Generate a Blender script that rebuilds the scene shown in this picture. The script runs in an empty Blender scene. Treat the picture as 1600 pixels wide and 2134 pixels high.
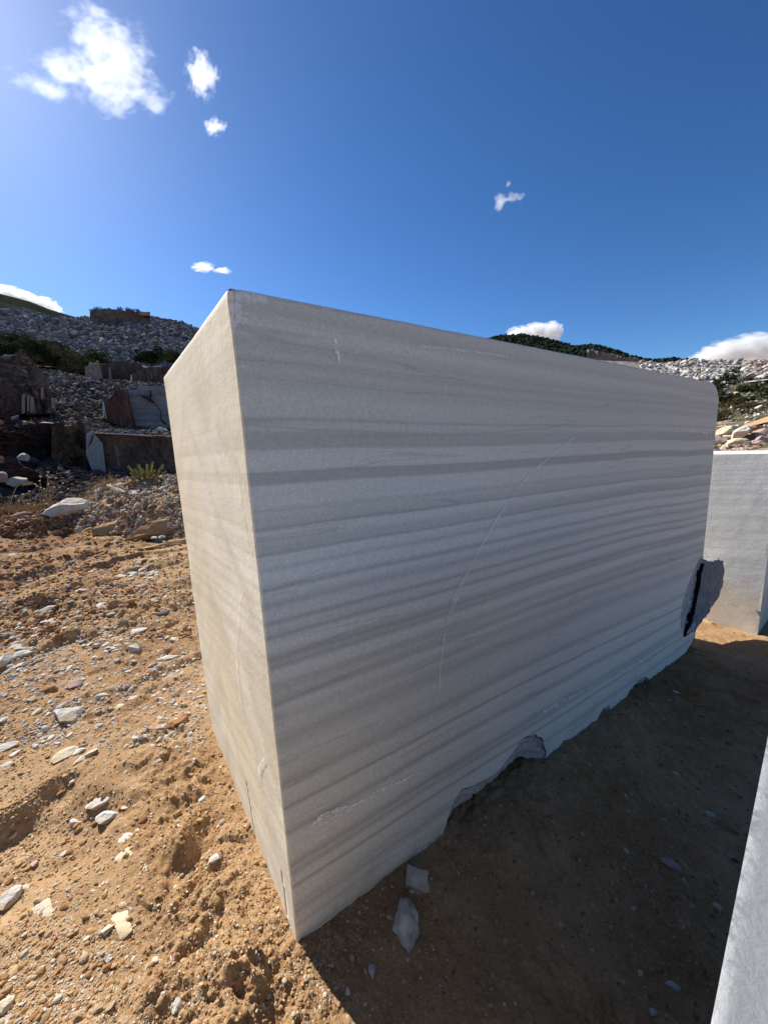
import bpy, math, random
import numpy as np
from mathutils import Matrix, Vector
random.seed(4)
rng = np.random.default_rng(7)
S = bpy.context.scene
COL = S.collection
rad = math.radians

# ------------------------------------------------------------------ camera
F = 790.0; CX, CY = 800.0, 1067.0; H = 1.5
_n = np.array([212., -4623., -F]); _n /= np.linalg.norm(_n)
_up = -_n; _fw = np.array([0, 0, -1.]); _fw = _fw - _fw.dot(_up) * _up; _fw /= np.linalg.norm(_fw)
R = np.array([np.cross(_fw, _up), _fw, _up])
cam = bpy.data.cameras.new("camera"); camo = bpy.data.objects.new("camera", cam); COL.objects.link(camo)
cam.sensor_fit = 'VERTICAL'; cam.sensor_height = 24; cam.lens = F / 2134 * 24
cam.clip_start = 0.02; cam.clip_end = 60000
M4 = Matrix.Identity(4)
for i in range(3):
    for j in range(3): M4[i][j] = R[i, j]
M4[2][3] = H
camo.matrix_world = M4
S.camera = camo

# ------------------------------------------------------------------ sky and sun
SUN_AZ, SUN_EL = -47.5, 40.0
W = bpy.data.worlds.new("World"); S.world = W; W.use_nodes = True
wn = W.node_tree; bg = wn.nodes['Background']
sky = wn.nodes.new('ShaderNodeTexSky'); sky.sky_type = 'NISHITA'; sky.sun_disc = False
sky.sun_elevation = rad(SUN_EL); sky.sun_rotation = rad(SUN_AZ)
sky.altitude = 1500; sky.air_density = 1.0; sky.dust_density = 1.0; sky.ozone_density = 5.0
hs = wn.nodes.new('ShaderNodeHueSaturation'); hs.inputs['Saturation'].default_value = 1.12; hs.inputs['Hue'].default_value = .498
wn.links.new(sky.outputs[0], hs.inputs['Color']); gm = wn.nodes.new('ShaderNodeGamma'); gm.inputs[1].default_value = 1.22; wn.links.new(hs.outputs[0], gm.inputs[0]); wn.links.new(gm.outputs[0], bg.inputs[0]); bg.inputs[1].default_value = 0.051
sl = bpy.data.lights.new("sun", 'SUN'); sl.energy = 5.0; sl.angle = rad(0.5); sl.color = (1, .955, .88)
so = bpy.data.objects.new("sun", sl); COL.objects.link(so)
SD = Vector((math.sin(rad(SUN_AZ)) * math.cos(rad(SUN_EL)), math.cos(rad(SUN_AZ)) * math.cos(rad(SUN_EL)), math.sin(rad(SUN_EL))))
so.rotation_euler = SD.to_track_quat('Z', 'Y').to_euler()
S.view_settings.view_transform = 'Standard'; S.view_settings.look = 'None'; S.view_settings.gamma = 1
S.view_settings.exposure = 0.9
S.cycles.use_denoising = True
S.cycles.volume_bounces = 3
S.cycles.max_bounces = 8
S.cycles.diffuse_bounces = 6

# ------------------------------------------------------------------ projection helpers (points of the photo to the world)
def ray(px, py):
    px = np.asarray(px, float); py = np.asarray(py, float)
    v = np.stack([px - CX, -(py - CY), np.full_like(px, -F)], -1)
    v /= np.linalg.norm(v, axis=-1, keepdims=True)
    return v @ R.T
def P(px, py, d):            # point seen at a pixel, at horizontal distance d
    r = ray(px, py); t = np.asarray(d) / np.hypot(r[..., 0], r[..., 1])
    return np.array([0, 0, H]) + r * np.asarray(t)[..., None]
def depth_of(p):
    return float(-((np.asarray(p) - [0, 0, H]) @ R)[2])

# ------------------------------------------------------------------ noise
def _h(ix, iy, iz, s):
    h = (ix.astype(np.int64) * 374761393 + iy.astype(np.int64) * 668265263 + iz.astype(np.int64) * 2147483647 + s * 974634777) & 0xFFFFFFFF
    h = ((h ^ (h >> 13)) * 1274126177) & 0xFFFFFFFF
    h = ((h ^ (h >> 15)) * 2246822519) & 0xFFFFFFFF
    return ((h ^ (h >> 16)) & 0xFFFFFF) / 16777215.0
def vn3(x, y, z, s=0):
    xi, yi, zi = np.floor(x), np.floor(y), np.floor(z)
    fx, fy, fz = x - xi, y - yi, z - zi
    fx = fx * fx * (3 - 2 * fx); fy = fy * fy * (3 - 2 * fy); fz = fz * fz * (3 - 2 * fz)
    r = 0
    for a in (0, 1):
        for b in (0, 1):
            for c in (0, 1):
                r = r + _h(xi + a, yi + b, zi + c, s) * (fx if a else 1 - fx) * (fy if b else 1 - fy) * (fz if c else 1 - fz)
    return r * 2 - 1
def vn2(x, y, s=0):
    xi, yi = np.floor(x), np.floor(y); fx, fy = x - xi, y - yi
    fx = fx * fx * fx * (fx * (fx * 6 - 15) + 10); fy = fy * fy * fy * (fy * (fy * 6 - 15) + 10)
    z0 = np.zeros_like(xi)
    a = _h(xi, yi, z0, s); b = _h(xi + 1, yi, z0, s); c = _h(xi, yi + 1, z0, s); d = _h(xi + 1, yi + 1, z0, s)
    return (a * (1 - fx) + b * fx) * (1 - fy) * 2 + (c * (1 - fx) + d * fx) * fy * 2 - 1
def fbm2(x, y, o=4, s=0, g=.5):
    r = 0; a = 1.; t = 0
    for i in range(o):
        r = r + a * vn2(x * 2 ** i * 1.03 + i * 7.3, y * 2 ** i * .97 - i * 3.1, s + i); t += a; a *= g
    return r / t
def fbm3(x, y, z, o=4, s=0, g=.5):
    r = 0; a = 1.; t = 0
    for i in range(o):
        k = 2.03 ** i
        r = r + a * vn3(x * k + i * 5.1, y * k + i * 3.7, z * k - i * 2.9, s + i); t += a; a *= g
    return r / t
def worley2(x, y, s=0):      # distance to nearest cell point and that cell's random number
    xi, yi = np.floor(x), np.floor(y); best = np.full(x.shape, 9.); bid = np.zeros(x.shape); z0 = np.zeros_like(xi)
    for a in (-1, 0, 1):
        for b in (-1, 0, 1):
            cx, cy = xi + a, yi + b
            d = (cx + _h(cx, cy, z0, s) - x) ** 2 + (cy + _h(cx, cy, z0, s + 11) - y) ** 2
            m = d < best
            best = np.where(m, d, best); bid = np.where(m, _h(cx, cy, z0, s + 23), bid)
    return np.sqrt(best), bid
def sst(a, b, x):
    t = np.clip((x - a) / (b - a), 0, 1); return t * t * (3 - 2 * t)

# ------------------------------------------------------------------ mesh helpers
def mesh_np(name, V, Fc, mat, col=None, smooth=False, parent=None, link=True, attrs=None, loc=None):
    V = np.asarray(V, float)
    if loc is not None: V = V - np.asarray(loc)
    me = bpy.data.meshes.new(name)
    Fc = np.asarray(Fc); n = Fc.shape[1]
    me.vertices.add(len(V)); me.vertices.foreach_set('co', V.astype(np.float32).ravel())
    me.loops.add(Fc.size); me.loops.foreach_set('vertex_index', Fc.astype(np.int32).ravel())
    me.polygons.add(len(Fc)); me.polygons.foreach_set('loop_start', (np.arange(len(Fc)) * n).astype(np.int32))
    me.polygons.foreach_set('use_smooth', np.full(len(Fc), smooth))
    me.update(calc_edges=True); me.validate()
    if col is not None:
        c = np.ones((len(V), 4), np.float32); c[:, :3] = col
        at = me.color_attributes.new('Col', 'FLOAT_COLOR', 'POINT'); at.data.foreach_set('color', c.ravel())
    for k, v in (attrs or {}).items():
        at = me.attributes.new(k, 'FLOAT', 'POINT'); at.data.foreach_set('value', np.asarray(v, np.float32))
    if mat: me.materials.append(mat)
    o = bpy.data.objects.new(name, me); COL.objects.link(o)
    if loc is not None: o.location = loc
    if parent: o.parent = parent
    return o
def tag(o, label=None, cat=None, group=None, kind=None):
    if label: o['label'] = label
    if cat: o['category'] = cat
    if group: o['group'] = group
    if kind: o['kind'] = kind
    return o
def gridf(nu, nv, off=0, flip=False):
    i = np.arange(nu - 1)[:, None] * nv + np.arange(nv - 1)[None]
    q = np.stack([i, i + nv, i + nv + 1, i + 1], -1).reshape(-1, 4) + off
    return q[:, ::-1] if flip else q
def ico(sub):
    import bmesh
    bm = bmesh.new(); bmesh.ops.create_icosphere(bm, subdivisions=sub, radius=1)
    v = np.array([x.co[:] for x in bm.verts]); f = np.array([[q.index for q in x.verts] for x in bm.faces]); bm.free()
    return v, f
ICO = {k: ico(k) for k in (1, 2, 3, 4, 5)}
def rockv(sub, seed, planes=9, rough=.06, lo=.55, hi=.9):
    r = np.random.default_rng(seed); v, f = ICO[sub]; v = v.copy()
    for _ in range(planes):
        n = r.normal(size=3); n /= np.linalg.norm(n); d = r.uniform(lo, hi)
        k = v @ n - d; v -= np.where(k > 0, k, 0)[:, None] * n
    if rough:
        q = v * 2.3 + seed
        v *= (1 + rough * fbm3(q[:, 0], q[:, 1], q[:, 2], 4 if sub > 2 else 1, seed))[:, None]
    v -= (v.max(0) + v.min(0)) / 2; v /= (v.max(0) - v.min(0)) / 2
    return v, f
def scatter(name, variants, pos, scl, rot, col, mat, **kw):     # many small pieces merged (for 'stuff')
    pos = np.asarray(pos); N = len(pos); Vs = []; Fs = []; Cs = []; off = 0
    pick = rng.integers(0, len(variants), N)
    for k, (v, f) in enumerate(variants):
        m = pick == k; c = int(m.sum())
        if not c: continue
        rm = rot[m]; w = np.einsum('nij,nvj->nvi', rm, v[None] * scl[m][:, None, :]) + pos[m][:, None]
        Vs.append(w.reshape(-1, 3)); Fs.append((f[None] + (np.arange(c) * len(v))[:, None, None] + off).reshape(-1, f.shape[1]))
        Cs.append(np.repeat(col[m], len(v), 0)); off += c * len(v)
    return mesh_np(name, np.concatenate(Vs), np.concatenate(Fs), mat, col=np.concatenate(Cs), **kw)
def rand_rot(N, tilt=3.14):
    a = rng.uniform(0, 2 * np.pi, N); b = rng.uniform(-tilt, tilt, N); c = rng.uniform(-tilt, tilt, N)
    ca, sa, cb, sb, cc, sc = np.cos(a), np.sin(a), np.cos(b), np.sin(b), np.cos(c), np.sin(c)
    Z = np.zeros((N, 3, 3)); Z[:, 0, 0] = ca; Z[:, 0, 1] = -sa; Z[:, 1, 0] = sa; Z[:, 1, 1] = ca; Z[:, 2, 2] = 1
    X = np.zeros((N, 3, 3)); X[:, 0, 0] = 1; X[:, 1, 1] = cb; X[:, 1, 2] = -sb; X[:, 2, 1] = sb; X[:, 2, 2] = cb
    Y = np.zeros((N, 3, 3)); Y[:, 1, 1] = 1; Y[:, 0, 0] = cc; Y[:, 0, 2] = sc; Y[:, 2, 0] = -sc; Y[:, 2, 2] = cc
    return X @ Y @ Z

# ------------------------------------------------------------------ materials
class NT:
    def __init__(s, name):
        s.glossy = False; s.m = bpy.data.materials.new(name); s.m.use_nodes = True; s.t = s.m.node_tree
        s.b = s.t.nodes['Principled BSDF']; s.b.inputs['Specular IOR Level'].default_value = .03; s.b.inputs['Roughness'].default_value = .9
        s.tc = s.t.nodes.new('ShaderNodeTexCoord')
    def L(s, a, b): s.t.links.new(a, b)
    def N(s, ty, ins=None, **kw):
        n = s.t.nodes.new('ShaderNode' + ty)
        for k, v in kw.items(): setattr(n, k, v)
        for k, v in (ins or {}).items():
            if hasattr(v, 'is_output') or isinstance(v, bpy.types.NodeSocket): s.L(v, n.inputs[k])
            else: n.inputs[k].default_value = v
        return n
    def noise(s, scale, detail=4, rough=.55, vec=None, dist=0.):
        return s.N('TexNoise', {'Vector': vec or s.tc.outputs['Object'], 'Scale': scale, 'Detail': detail, 'Roughness': rough, 'Distortion': dist})
    def math(s, op, a, b=0., clamp=False):
        n = s.N('Math', {0: a, 1: b}, operation=op, use_clamp=clamp); return n.outputs[0]
    def ramp(s, fac, stops, interp='LINEAR'):
        n = s.N('ValToRGB', {'Fac': fac}); e = n.color_ramp.elements; n.color_ramp.interpolation = interp
        while len(e) < len(stops): e.new(.5)
        for k, (p, c) in enumerate(stops):
            e[k].position = p; e[k].color = (*c, 1) if len(c) == 3 else c
        return n.outputs[0]
    def mix(s, fac, a, b, ty='MIX'):
        n = s.N('Mix', data_type='RGBA', blend_type=ty)
        for k, v in ((0, fac), (6, a), (7, b)):
            if isinstance(v, bpy.types.NodeSocket): s.L(v, n.inputs[k])
            elif isinstance(v, (int, float)): n.inputs[k].default_value = v
            else: n.inputs[k].default_value = (*v, 1)
        return n.outputs[2]
    def maprange(s, v, a, b, c=0., d=1.):
        return s.N('MapRange', {0: v, 1: a, 2: b, 3: c, 4: d}).outputs[0]
    def vmul(s, vec, v): return s.N('VectorMath', {0: vec, 1: v}, operation='MULTIPLY').outputs[0]
    def bump(s, h, dist, strength=1., prev=None):
        n = s.N('Bump', {'Height': h, 'Distance': dist, 'Strength': strength})
        if prev: s.L(prev, n.inputs['Normal'])
        return n.outputs[0]
    def done(s, col=None, nrm=None, rough=None):
        if not s.glossy:
            out = s.t.nodes['Material Output']; s.t.nodes.remove(s.b); s.b = s.N('BsdfDiffuse', {'Roughness': .0}); s.L(s.b.outputs[0], out.inputs['Surface'])
        if col is not None: s.L(col, s.b.inputs['Color' if not s.glossy else 'Base Color'])
        if nrm is not None: s.L(nrm, s.b.inputs['Normal'])
        if rough is not None and s.glossy: s.b.inputs['Roughness'].default_value = rough
        return s.m

def mat_soil():
    s = NT('sandy_soil')
    n1 = s.noise(.55, 5, .6); n2 = s.noise(9, 6, .7); n3 = s.noise(90, 4, .7); n4 = s.noise(420, 2, .6)
    c = s.ramp(n1.outputs[0], [(.30, (.34, .205, .11)), (.45, (.45, .295, .16)), (.58, (.53, .37, .215)), (.72, (.58, .43, .27))])
    red = s.N('Attribute', attribute_name='red').outputs['Fac']
    c = s.mix(red, c, (.29, .165, .10))
    c = s.mix(s.maprange(n2.outputs[0], .3, .7, 0, .8), c, s.mix(1., c, (.60, .52, .46), 'MULTIPLY'))
    c = s.mix(s.maprange(n3.outputs[0], .50, .72, 0, .75), c, (.55, .40, .24))
    c = s.mix(s.maprange(n4.outputs[0], .35, .62, .45, 0), c, s.mix(1., c, (.45, .38, .32), 'MULTIPLY'))
    n5 = s.noise(2.6, 5, .65); c = s.mix(s.maprange(n5.outputs[0],   .42, .60, .45, 0), c, s.mix(1., c, (.62, .54, .48), 'MULTIPLY'))
    b = s.bump(n3.outputs[0], .006, 1.); b = s.bump(n4.outputs[0], .0025, .8, b)
    return s.done(c, b, .95)
def mat_stone(name, a, b_, scale=6, bump=.02, stain=None, stainamt=.35, usecol=False):
    s = NT(name)
    n1 = s.noise(scale, 6, .65); n2 = s.noise(scale * 7, 5, .7); n3 = s.noise(scale * .35, 3, .5)
    base = s.mix(s.maprange(n1.outputs[0], .32, .68), a, b_)
    if usecol:
        base = s.mix(1., base, s.N('Attribute', attribute_name='Col').outputs['Color'], 'MULTIPLY')
    if stain: base = s.mix(s.maprange(n3.outputs[0], .5, .62, 0, stainamt), base, stain)
    base = s.mix(s.maprange(n2.outputs[0], .3, .6, .35, 0), base, s.mix(1., base, (.55, .53, .5), 'MULTIPLY'))
    b = s.bump(n1.outputs[0], bump, .7); b = s.bump(n2.outputs[0], bump * .3, .9, b)
    return s.done(base, b, .9)

MS = {}
MS['soil'] = mat_soil()
MS['white'] = mat_stone('white_marble_rubble', (.62, .59, .53), (.46, .435, .39), 22, .012, (.50, .36, .21), .75)
MS['cream'] = mat_stone('cream_stone', (.58, .51, .38), (.45, .37, .25), 7, .012, (.40, .26, .13), .5)
MS['grey'] = mat_stone('grey_stone', (.54, .51, .45), (.38, .355, .31), 22, .012, (.46, .33, .2), .4)
MS['dark'] = mat_stone('dark_stone', (.20, .17, .16), (.11, .09, .085), 22, .012)
MS['pink'] = mat_stone('pink_stone', (.46, .33, .28), (.34, .26, .24), 22, .012, (.36, .18, .10), .4)
MS['mottled'] = mat_stone('mottled_marble_rock', (.74, .69, .60), (.26, .24, .205), 16, .02)
MS['brown'] = mat_stone('earth_clod', (.38, .215, .11), (.25, .125, .06), 14, .02)
MS['tan'] = mat_stone('tan_earth', (.46, .31, .17), (.34, .205, .10), 8, .03)
MS['gravel'] = mat_stone('gravel', (.98, .98, .98), (.75, .75, .75), 30, .004, usecol=True)

# ------------------------------------------------------------------ the block's frame
A0 = np.array([-.327, .931, 0.]); AZ = rad(54.4)
U = np.array([math.sin(AZ), math.cos(AZ), 0]); E_ = np.array([-U[1], U[0], 0])
LEN, WID, HGT = 3.703, 1.19, 1.872
def loc2w(x, y, z): return A0 + U * x + E_ * y + np.array([0, 0, z])

# ------------------------------------------------------------------ ground
def cav(x, y):               # coordinates along the long face / away from it
    dx, dy = x - A0[0], y - A0[1]
    return dx * U[0] + dy * U[1], dx * E_[0] + dy * E_[1]
HX, HY = [(_v := ray(34, 1770)), (-H / _v[2] * _v[0], -H / _v[2] * _v[1])][1]
def gz(x, y, fine=True):
    s, t = cav(x, y); r = np.hypot(x, y)
    z = -.098 * np.clip(s, 0, 4.6) - .004 * np.clip(s - 4.6, 0, 200)
    near = 1 - sst(9, 14, r)
    z = z + .045 * fbm2(x * .8, y * .8, 3, 5) * sst(.4, 2.5, np.maximum(np.abs(t - .6) - .6, np.maximum(-s, 0))) 
    left = sst(.0, -.8, s) + sst(1.2, 2.2, t)
    left = np.clip(left, 0, 1)
    z = z + left * .09 * fbm2(x * .45 + 3, y * .45, 2, 8)
    wr = r + .55 * fbm2(x * 1.1 + 5, y * 1.1, 3, 41)
    for r0, hh, sd in ((3.0, .045, 0), (4.3, .07, 1), (5.6, .08, 2), (7.0, .11, 3)):
        e = wr - r0; z = z + left * hh * sst(0, .16, e) * np.exp(-np.clip(e, 0, 9) / .7) * sst(-.15, .25, vn2(x * .8 + sd * 9, y * .8, 42 + sd)) * sst(9.5, 8, r)
    z = z - .10 * sst(.34, .10, np.hypot((x - HX) * .8, y - HY) + .10 * vn2(x * 7, y * 7, 44))
    z = z - sst(15, 34, r) * 2.2
    if fine:
        far_ = sst(2.5, 6, r); rough = np.clip(.35 + .9 * fbm2(x * .9 + 9, y * .9, 3, 31) + .45 * far_, .12, 1.2); z = z - .10 * far_ * (1 - sst(10, 13, r)) * np.clip(.25 - np.abs(fbm2(x * .7 + 2, y * .9, 3, 33)), 0, 1) * 4 * left       # patches of loose and of packed soil
        edge = np.exp(-((s + .22) / .16) ** 2) * sst(-.35, 0., t) * (1 - sst(1.0, 1.5, t))   # churned ridge by the end face
        shade = sst(-.1, .3, s) * (1 - sst(-.02, .05, t))                            # flat trodden side
        rough = np.clip(rough * (1 - .4 * shade) + edge * .8, 0, 1.3)
        wx = x + .05 * vn2(x * 5, y * 5, 77); wy = y + .05 * vn2(x * 5 + 40, y * 5, 78)
        for sc, am, sd in ((5.5, .040, 1), (12, .022, 2), (27, .012, 3), (60, .0062, 4), (120, .0032, 5)):
            w, b = worley2(wx * sc, wy * sc, sd)
            keep = (b > .42)
            z = z + rough * am * np.clip(1 - w * (1.5 + .8 * b), 0, 1) ** .8 * keep * (.4 + b)
        z = z + .012 * rough * fbm2(x * 18, y * 18, 4, 60) + .030 * edge * fbm2(x * 9, y * 9, 3, 61)
        # a few scooped marks by the end face
    return z
def gz1(x, y, fine=False): return float(gz(np.array([x]), np.array([y]), fine)[0])
def G(px, py):               # point of the ground seen at a pixel
    r = ray(px, py); t = -H / r[2]
    for _ in range(12):
        p = np.array([0, 0, H]) + r * t; t = (gz1(p[0], p[1]) - H) / r[2]
    return np.array([0, 0, H]) + r * t

az1 = np.radians(np.arange(-62, 62.01, .125)); az2 = np.radians(np.arange(62.5, 298, 1.5))
az_all = np.concatenate([az1, az2, az1[:1] + 2 * np.pi])
rr = np.concatenate([[.05, .2, .35], np.exp(np.linspace(math.log(.45), math.log(17), 860)), np.exp(np.linspace(math.log(17.5), math.log(6000), 60))])
AA, RR = np.meshgrid(az_all, rr, indexing='ij')
gx, gy = RR * np.sin(AA), RR * np.cos(AA); gzv = gz(gx, gy)
gs, gt = cav(gx, gy)
# red-brown churned earth: patches on the left, more of it far away
red = np.clip(sst(.0, .45, fbm2(gx * .6 + 4, gy * .6 + 2, 5, 90)) * .75 + .45 * sst(3.5, 7, RR), 0, 1) * sst(-.3, -1.6, gs)
ground = mesh_np('ground', np.stack([gx, gy, gzv], -1).reshape(-1, 3), gridf(len(az_all), len(rr), flip=True), MS['soil'], smooth=True, attrs={'red': red.ravel()})
tag(ground, 'ochre sandy quarry floor with churned soil and pebbles', kind='structure')

# ------------------------------------------------------------------ marble
def face_z(px, py):
    nn = -E_; d = ray(px, py); O = np.array([0, 0, H]); t = (A0 - O) @ nn / (d @ nn); return (O + d * t)[2]
# bands read down the block: (image row at column 660, lightness 0..1)
BANDS = [(600, .5), (640, .5), (669, .32), (690, .6), (705, .62), (735, .3), (750, .45), (765, .3), (780, .5), (792, .35), (815, .42), (834, .62), (868, .55), (874, .2), (880, .55), (893, .5), (902, .22), (930, .2), (937, .72), (965, .75), (974, .62), (977, .12), (998, .18), (1004, .75), (1040, .72), (1050, .42), (1058, .58), (1080, .4), (1084, .08), (1090, .8), (1102, .7), (1115, .4), (1130, .3), (1134, .02), (1141, .75), (1155, .65), (1164, .38), (1174, .85), (1192, .8), (1203, .2), (1212, .85), (1222, .7), (1235, .3), (1247, .7), (1262, .8), (1271, .2), (1281, .75), (1292, .6), (1300, .15), (1309, .8), (1325, .8), (1338, .3), (1344, .12), (1352, .4), (1360, .2), (1371, .85), (1386, .75), (1396, .35), (1415, .55), (1429, .2), (1442, .75), (1463, .4), (1482, .65), (1507, .3), (1538, .7), (1580, .55), (1599, .2), (1613, .75), (1640, .6), (1646, .0), (1654, .75), (1685, .7), (1698, .15), (1712, .8), (1750, .7), (1768, .15), (1776, .5), (1785, .2), (1795, .75), (1808, .7), (1813, .05), (1822, .8), (1855, .7), (1868, .3), (1885, .75), (1918, .7), (1927, .3), (1945, .8), (1990, .6)]
def marble(name, band=1., base=(.94, .885, .785), darkc=(.57, .535, .47), cloudy=.0, stain=.0, loz=-.55, hiz=2.1, grain=1.):
    s = NT(name); o = s.tc.outputs['Object']
    sx = s.N('SeparateXYZ', {0: o}).outputs
    lown = s.noise(.55, 2, .5, s.vmul(o, (1, 1.6, 1.3))); low2 = s.noise(1.6, 2, .5, s.vmul(o, (.45, 1.2, 1.)))
    k = s.math('ADD', s.math('MULTIPLY', s.maprange(sx[2], 1.55, .1), .095), .012)
    w = s.math('ADD', sx[2], s.math('MULTIPLY', k, sx[0]))
    w = s.math('ADD', w, s.math('MULTIPLY', s.maprange(sx[2], 1.5, .2, .02, .13), sx[1]))
    w = s.math('ADD', w, s.math('MULTIPLY', s.math('SUBTRACT', lown.outputs[0], .5), .05))
    w = s.math('ADD', w, s.math('MULTIPLY', s.math('SUBTRACT', low2.outputs[0], .5), .014))
    pts = sorted((face_z(660, y), v) for y, v in BANDS)
    rx = random.Random(5); zz = loz; extra = []
    while zz < pts[0][0] - .02: extra.append((zz, rx.uniform(.2, .85))); zz += rx.uniform(.02, .05)
    pts = extra + pts + [(hiz, .5)]; bx, bv = [p[0] for p in pts], [p[1] for p in pts]
    cuts = [loz, -.1, .25, .6, .95, 1.3, 1.65, hiz]; prof = None
    for a_, b_ in zip(cuts[:-1], cuts[1:]):
        fc = s.N('FloatCurve', {'Value': s.maprange(w, a_, b_)}); c = fc.mapping.curves[0]
        loc = [(a_, float(np.interp(a_, bx, bv)))] + [p for p in pts if a_ < p[0] < b_] + [(b_, float(np.interp(b_, bx, bv)))]
        while len(c.points) < len(loc): c.points.new(.5, .5)
        for p, (x, v) in zip(c.points, loc): p.location = ((x - a_) / (b_ - a_), v); p.handle_type = 'VECTOR'
        fc.mapping.update()
        if prof is None: prof = fc.outputs[0]
        else:
            k_ = s.math('GREATER_THAN', w, a_); prof = s.N('Mix', {0: k_, 2: prof, 3: fc.outputs[0]}, data_type='FLOAT').outputs[0]
    soft = s.noise(1., 6, .6, s.vmul(o, (.14, .4, 11)))
    v = s.math('ADD', s.math('MULTIPLY', s.math('SUBTRACT', prof, .5), band), s.math('MULTIPLY', s.math('SUBTRACT', soft.outputs[0], .5), .65))
    vein = s.noise(1., 3, .5, s.N('CombineXYZ', {0: s.math('MULTIPLY', sx[0], .22), 1: s.math('MULTIPLY', sx[1], .5), 2: s.math('MULTIPLY', w, 7.)}).outputs[0])
    v = s.math('SUBTRACT', v, s.maprange(s.math('ABSOLUTE', s.math('SUBTRACT', vein.outputs[0], .5)), .0, .006, .32 * band, 0))
    patch = s.noise(.9, 3, .5, s.vmul(o, (.5, 1, 1)))
    v = s.math('ADD', v, s.math('MULTIPLY', s.math('SUBTRACT', patch.outputs[0], .5), .5 + cloudy))
    v = s.math('ADD', v, .5, True)
    c1 = s.mix(v, darkc, base)
    g1 = s.noise(170, 3, .7); g2 = s.noise(55, 3, .6)
    c1 = s.mix(s.maprange(g1.outputs[0], .35, .65, .30 * grain, 0), c1, (.18, .19, .20))
    c1 = s.mix(s.maprange(g2.outputs[0], .35, .65, .16 * grain, 0), c1, (.22, .225, .24))
    tint = s.noise(.8, 2, .5, s.vmul(o, (.6, 1, 1.5)))
    sm = s.noise(1.3, 5, .7, s.vmul(o, (1, 1, .6)), 1.2); c1 = s.mix(s.maprange(sm.outputs[0], .52, .66, 0, min(.6, cloudy * .7)), c1, (.93, .93, .92))
    c1 = s.mix(s.maprange(tint.outputs[0], .45, .62, 0, .5), c1, s.mix(1., c1, (.93, 1., .965), 'MULTIPLY'))
    if stain:                                  # short end face: yellowish stains plus the sand's warm bounce painted into its colour
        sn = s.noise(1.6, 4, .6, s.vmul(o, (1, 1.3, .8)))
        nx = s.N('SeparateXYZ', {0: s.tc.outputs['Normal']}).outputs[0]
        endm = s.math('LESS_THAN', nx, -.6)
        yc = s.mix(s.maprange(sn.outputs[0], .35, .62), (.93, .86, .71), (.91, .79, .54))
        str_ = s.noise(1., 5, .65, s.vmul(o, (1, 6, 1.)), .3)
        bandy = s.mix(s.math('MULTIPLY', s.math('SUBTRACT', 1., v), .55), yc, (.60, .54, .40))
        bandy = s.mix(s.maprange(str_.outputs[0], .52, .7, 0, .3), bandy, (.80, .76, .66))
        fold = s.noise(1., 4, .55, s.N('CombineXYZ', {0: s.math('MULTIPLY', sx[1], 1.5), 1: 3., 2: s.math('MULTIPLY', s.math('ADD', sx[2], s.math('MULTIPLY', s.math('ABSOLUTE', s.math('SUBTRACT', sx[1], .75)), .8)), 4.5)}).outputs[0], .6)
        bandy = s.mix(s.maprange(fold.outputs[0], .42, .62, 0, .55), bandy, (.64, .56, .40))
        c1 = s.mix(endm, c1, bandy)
    mud = s.noise(6, 5, .7); mz = s.math('ADD', s.maprange(sx[2], -.1, .35, .35, -.35), s.math('SUBTRACT', mud.outputs[0], .5)); mz = s.math('SUBTRACT', mz, s.math('MULTIPLY', sx[0], .10))
    c1 = s.mix(s.maprange(mz, .12, .32, 0, .45), c1, (.52, .39, .25))
    ch = s.N('Attribute', attribute_name='chip').outputs['Fac']
    cn = s.noise(22, 5, .7); cn2 = s.noise(75, 4, .75)
    cc = s.mix(s.maprange(cn.outputs[0], .35, .65), (.40, .395, .385), (.58, .57, .55))
    cc = s.mix(s.maprange(cn2.outputs[0], .55, .7, 0, .6), cc, (.66, .65, .63))
    c1 = s.mix(ch, c1, cc)
    wc = s.N('Attribute', attribute_name='fresh').outputs['Fac']
    c1 = s.mix(s.math('MULTIPLY', wc, s.maprange(cn2.outputs[0], .4, .55)), c1, (.78, .78, .77))
    saw = s.N('TexWave', {'Vector': o, 'Scale': 9., 'Distortion': 6., 'Detail': 3., 'Detail Scale': 2.}, wave_type='RINGS', rings_direction='Y')
    b = s.bump(g2.outputs[0], .0016, .6); b = s.bump(g1.outputs[0], .0009, .8, b); b = s.bump(saw.outputs[0], .0004, .25, b)
    b2 = s.bump(s.math('MULTIPLY', cn.outputs[0], ch), .02, 1., b); b2 = s.bump(s.math('MULTIPLY', cn2.outputs[0], ch), .006, 1., b2)
    s.glossy = True; s.b.inputs['Specular IOR Level'].default_value = .25; return s.done(c1, b2, .72)
MS['marble'] = marble('banded_marble', band=1.22, stain=1.)  # stain here also switches on the painted warm light of the end face
MS['marble2'] = marble('pale_banded_marble', band=.5, base=(.86, .84, .81), darkc=(.56, .55, .53), cloudy=.6)
MS['marble3'] = marble('white_sawn_marble', band=.5, base=(.215, .217, .22), darkc=(.12, .122, .128), cloudy=.9, grain=1.8)

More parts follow.
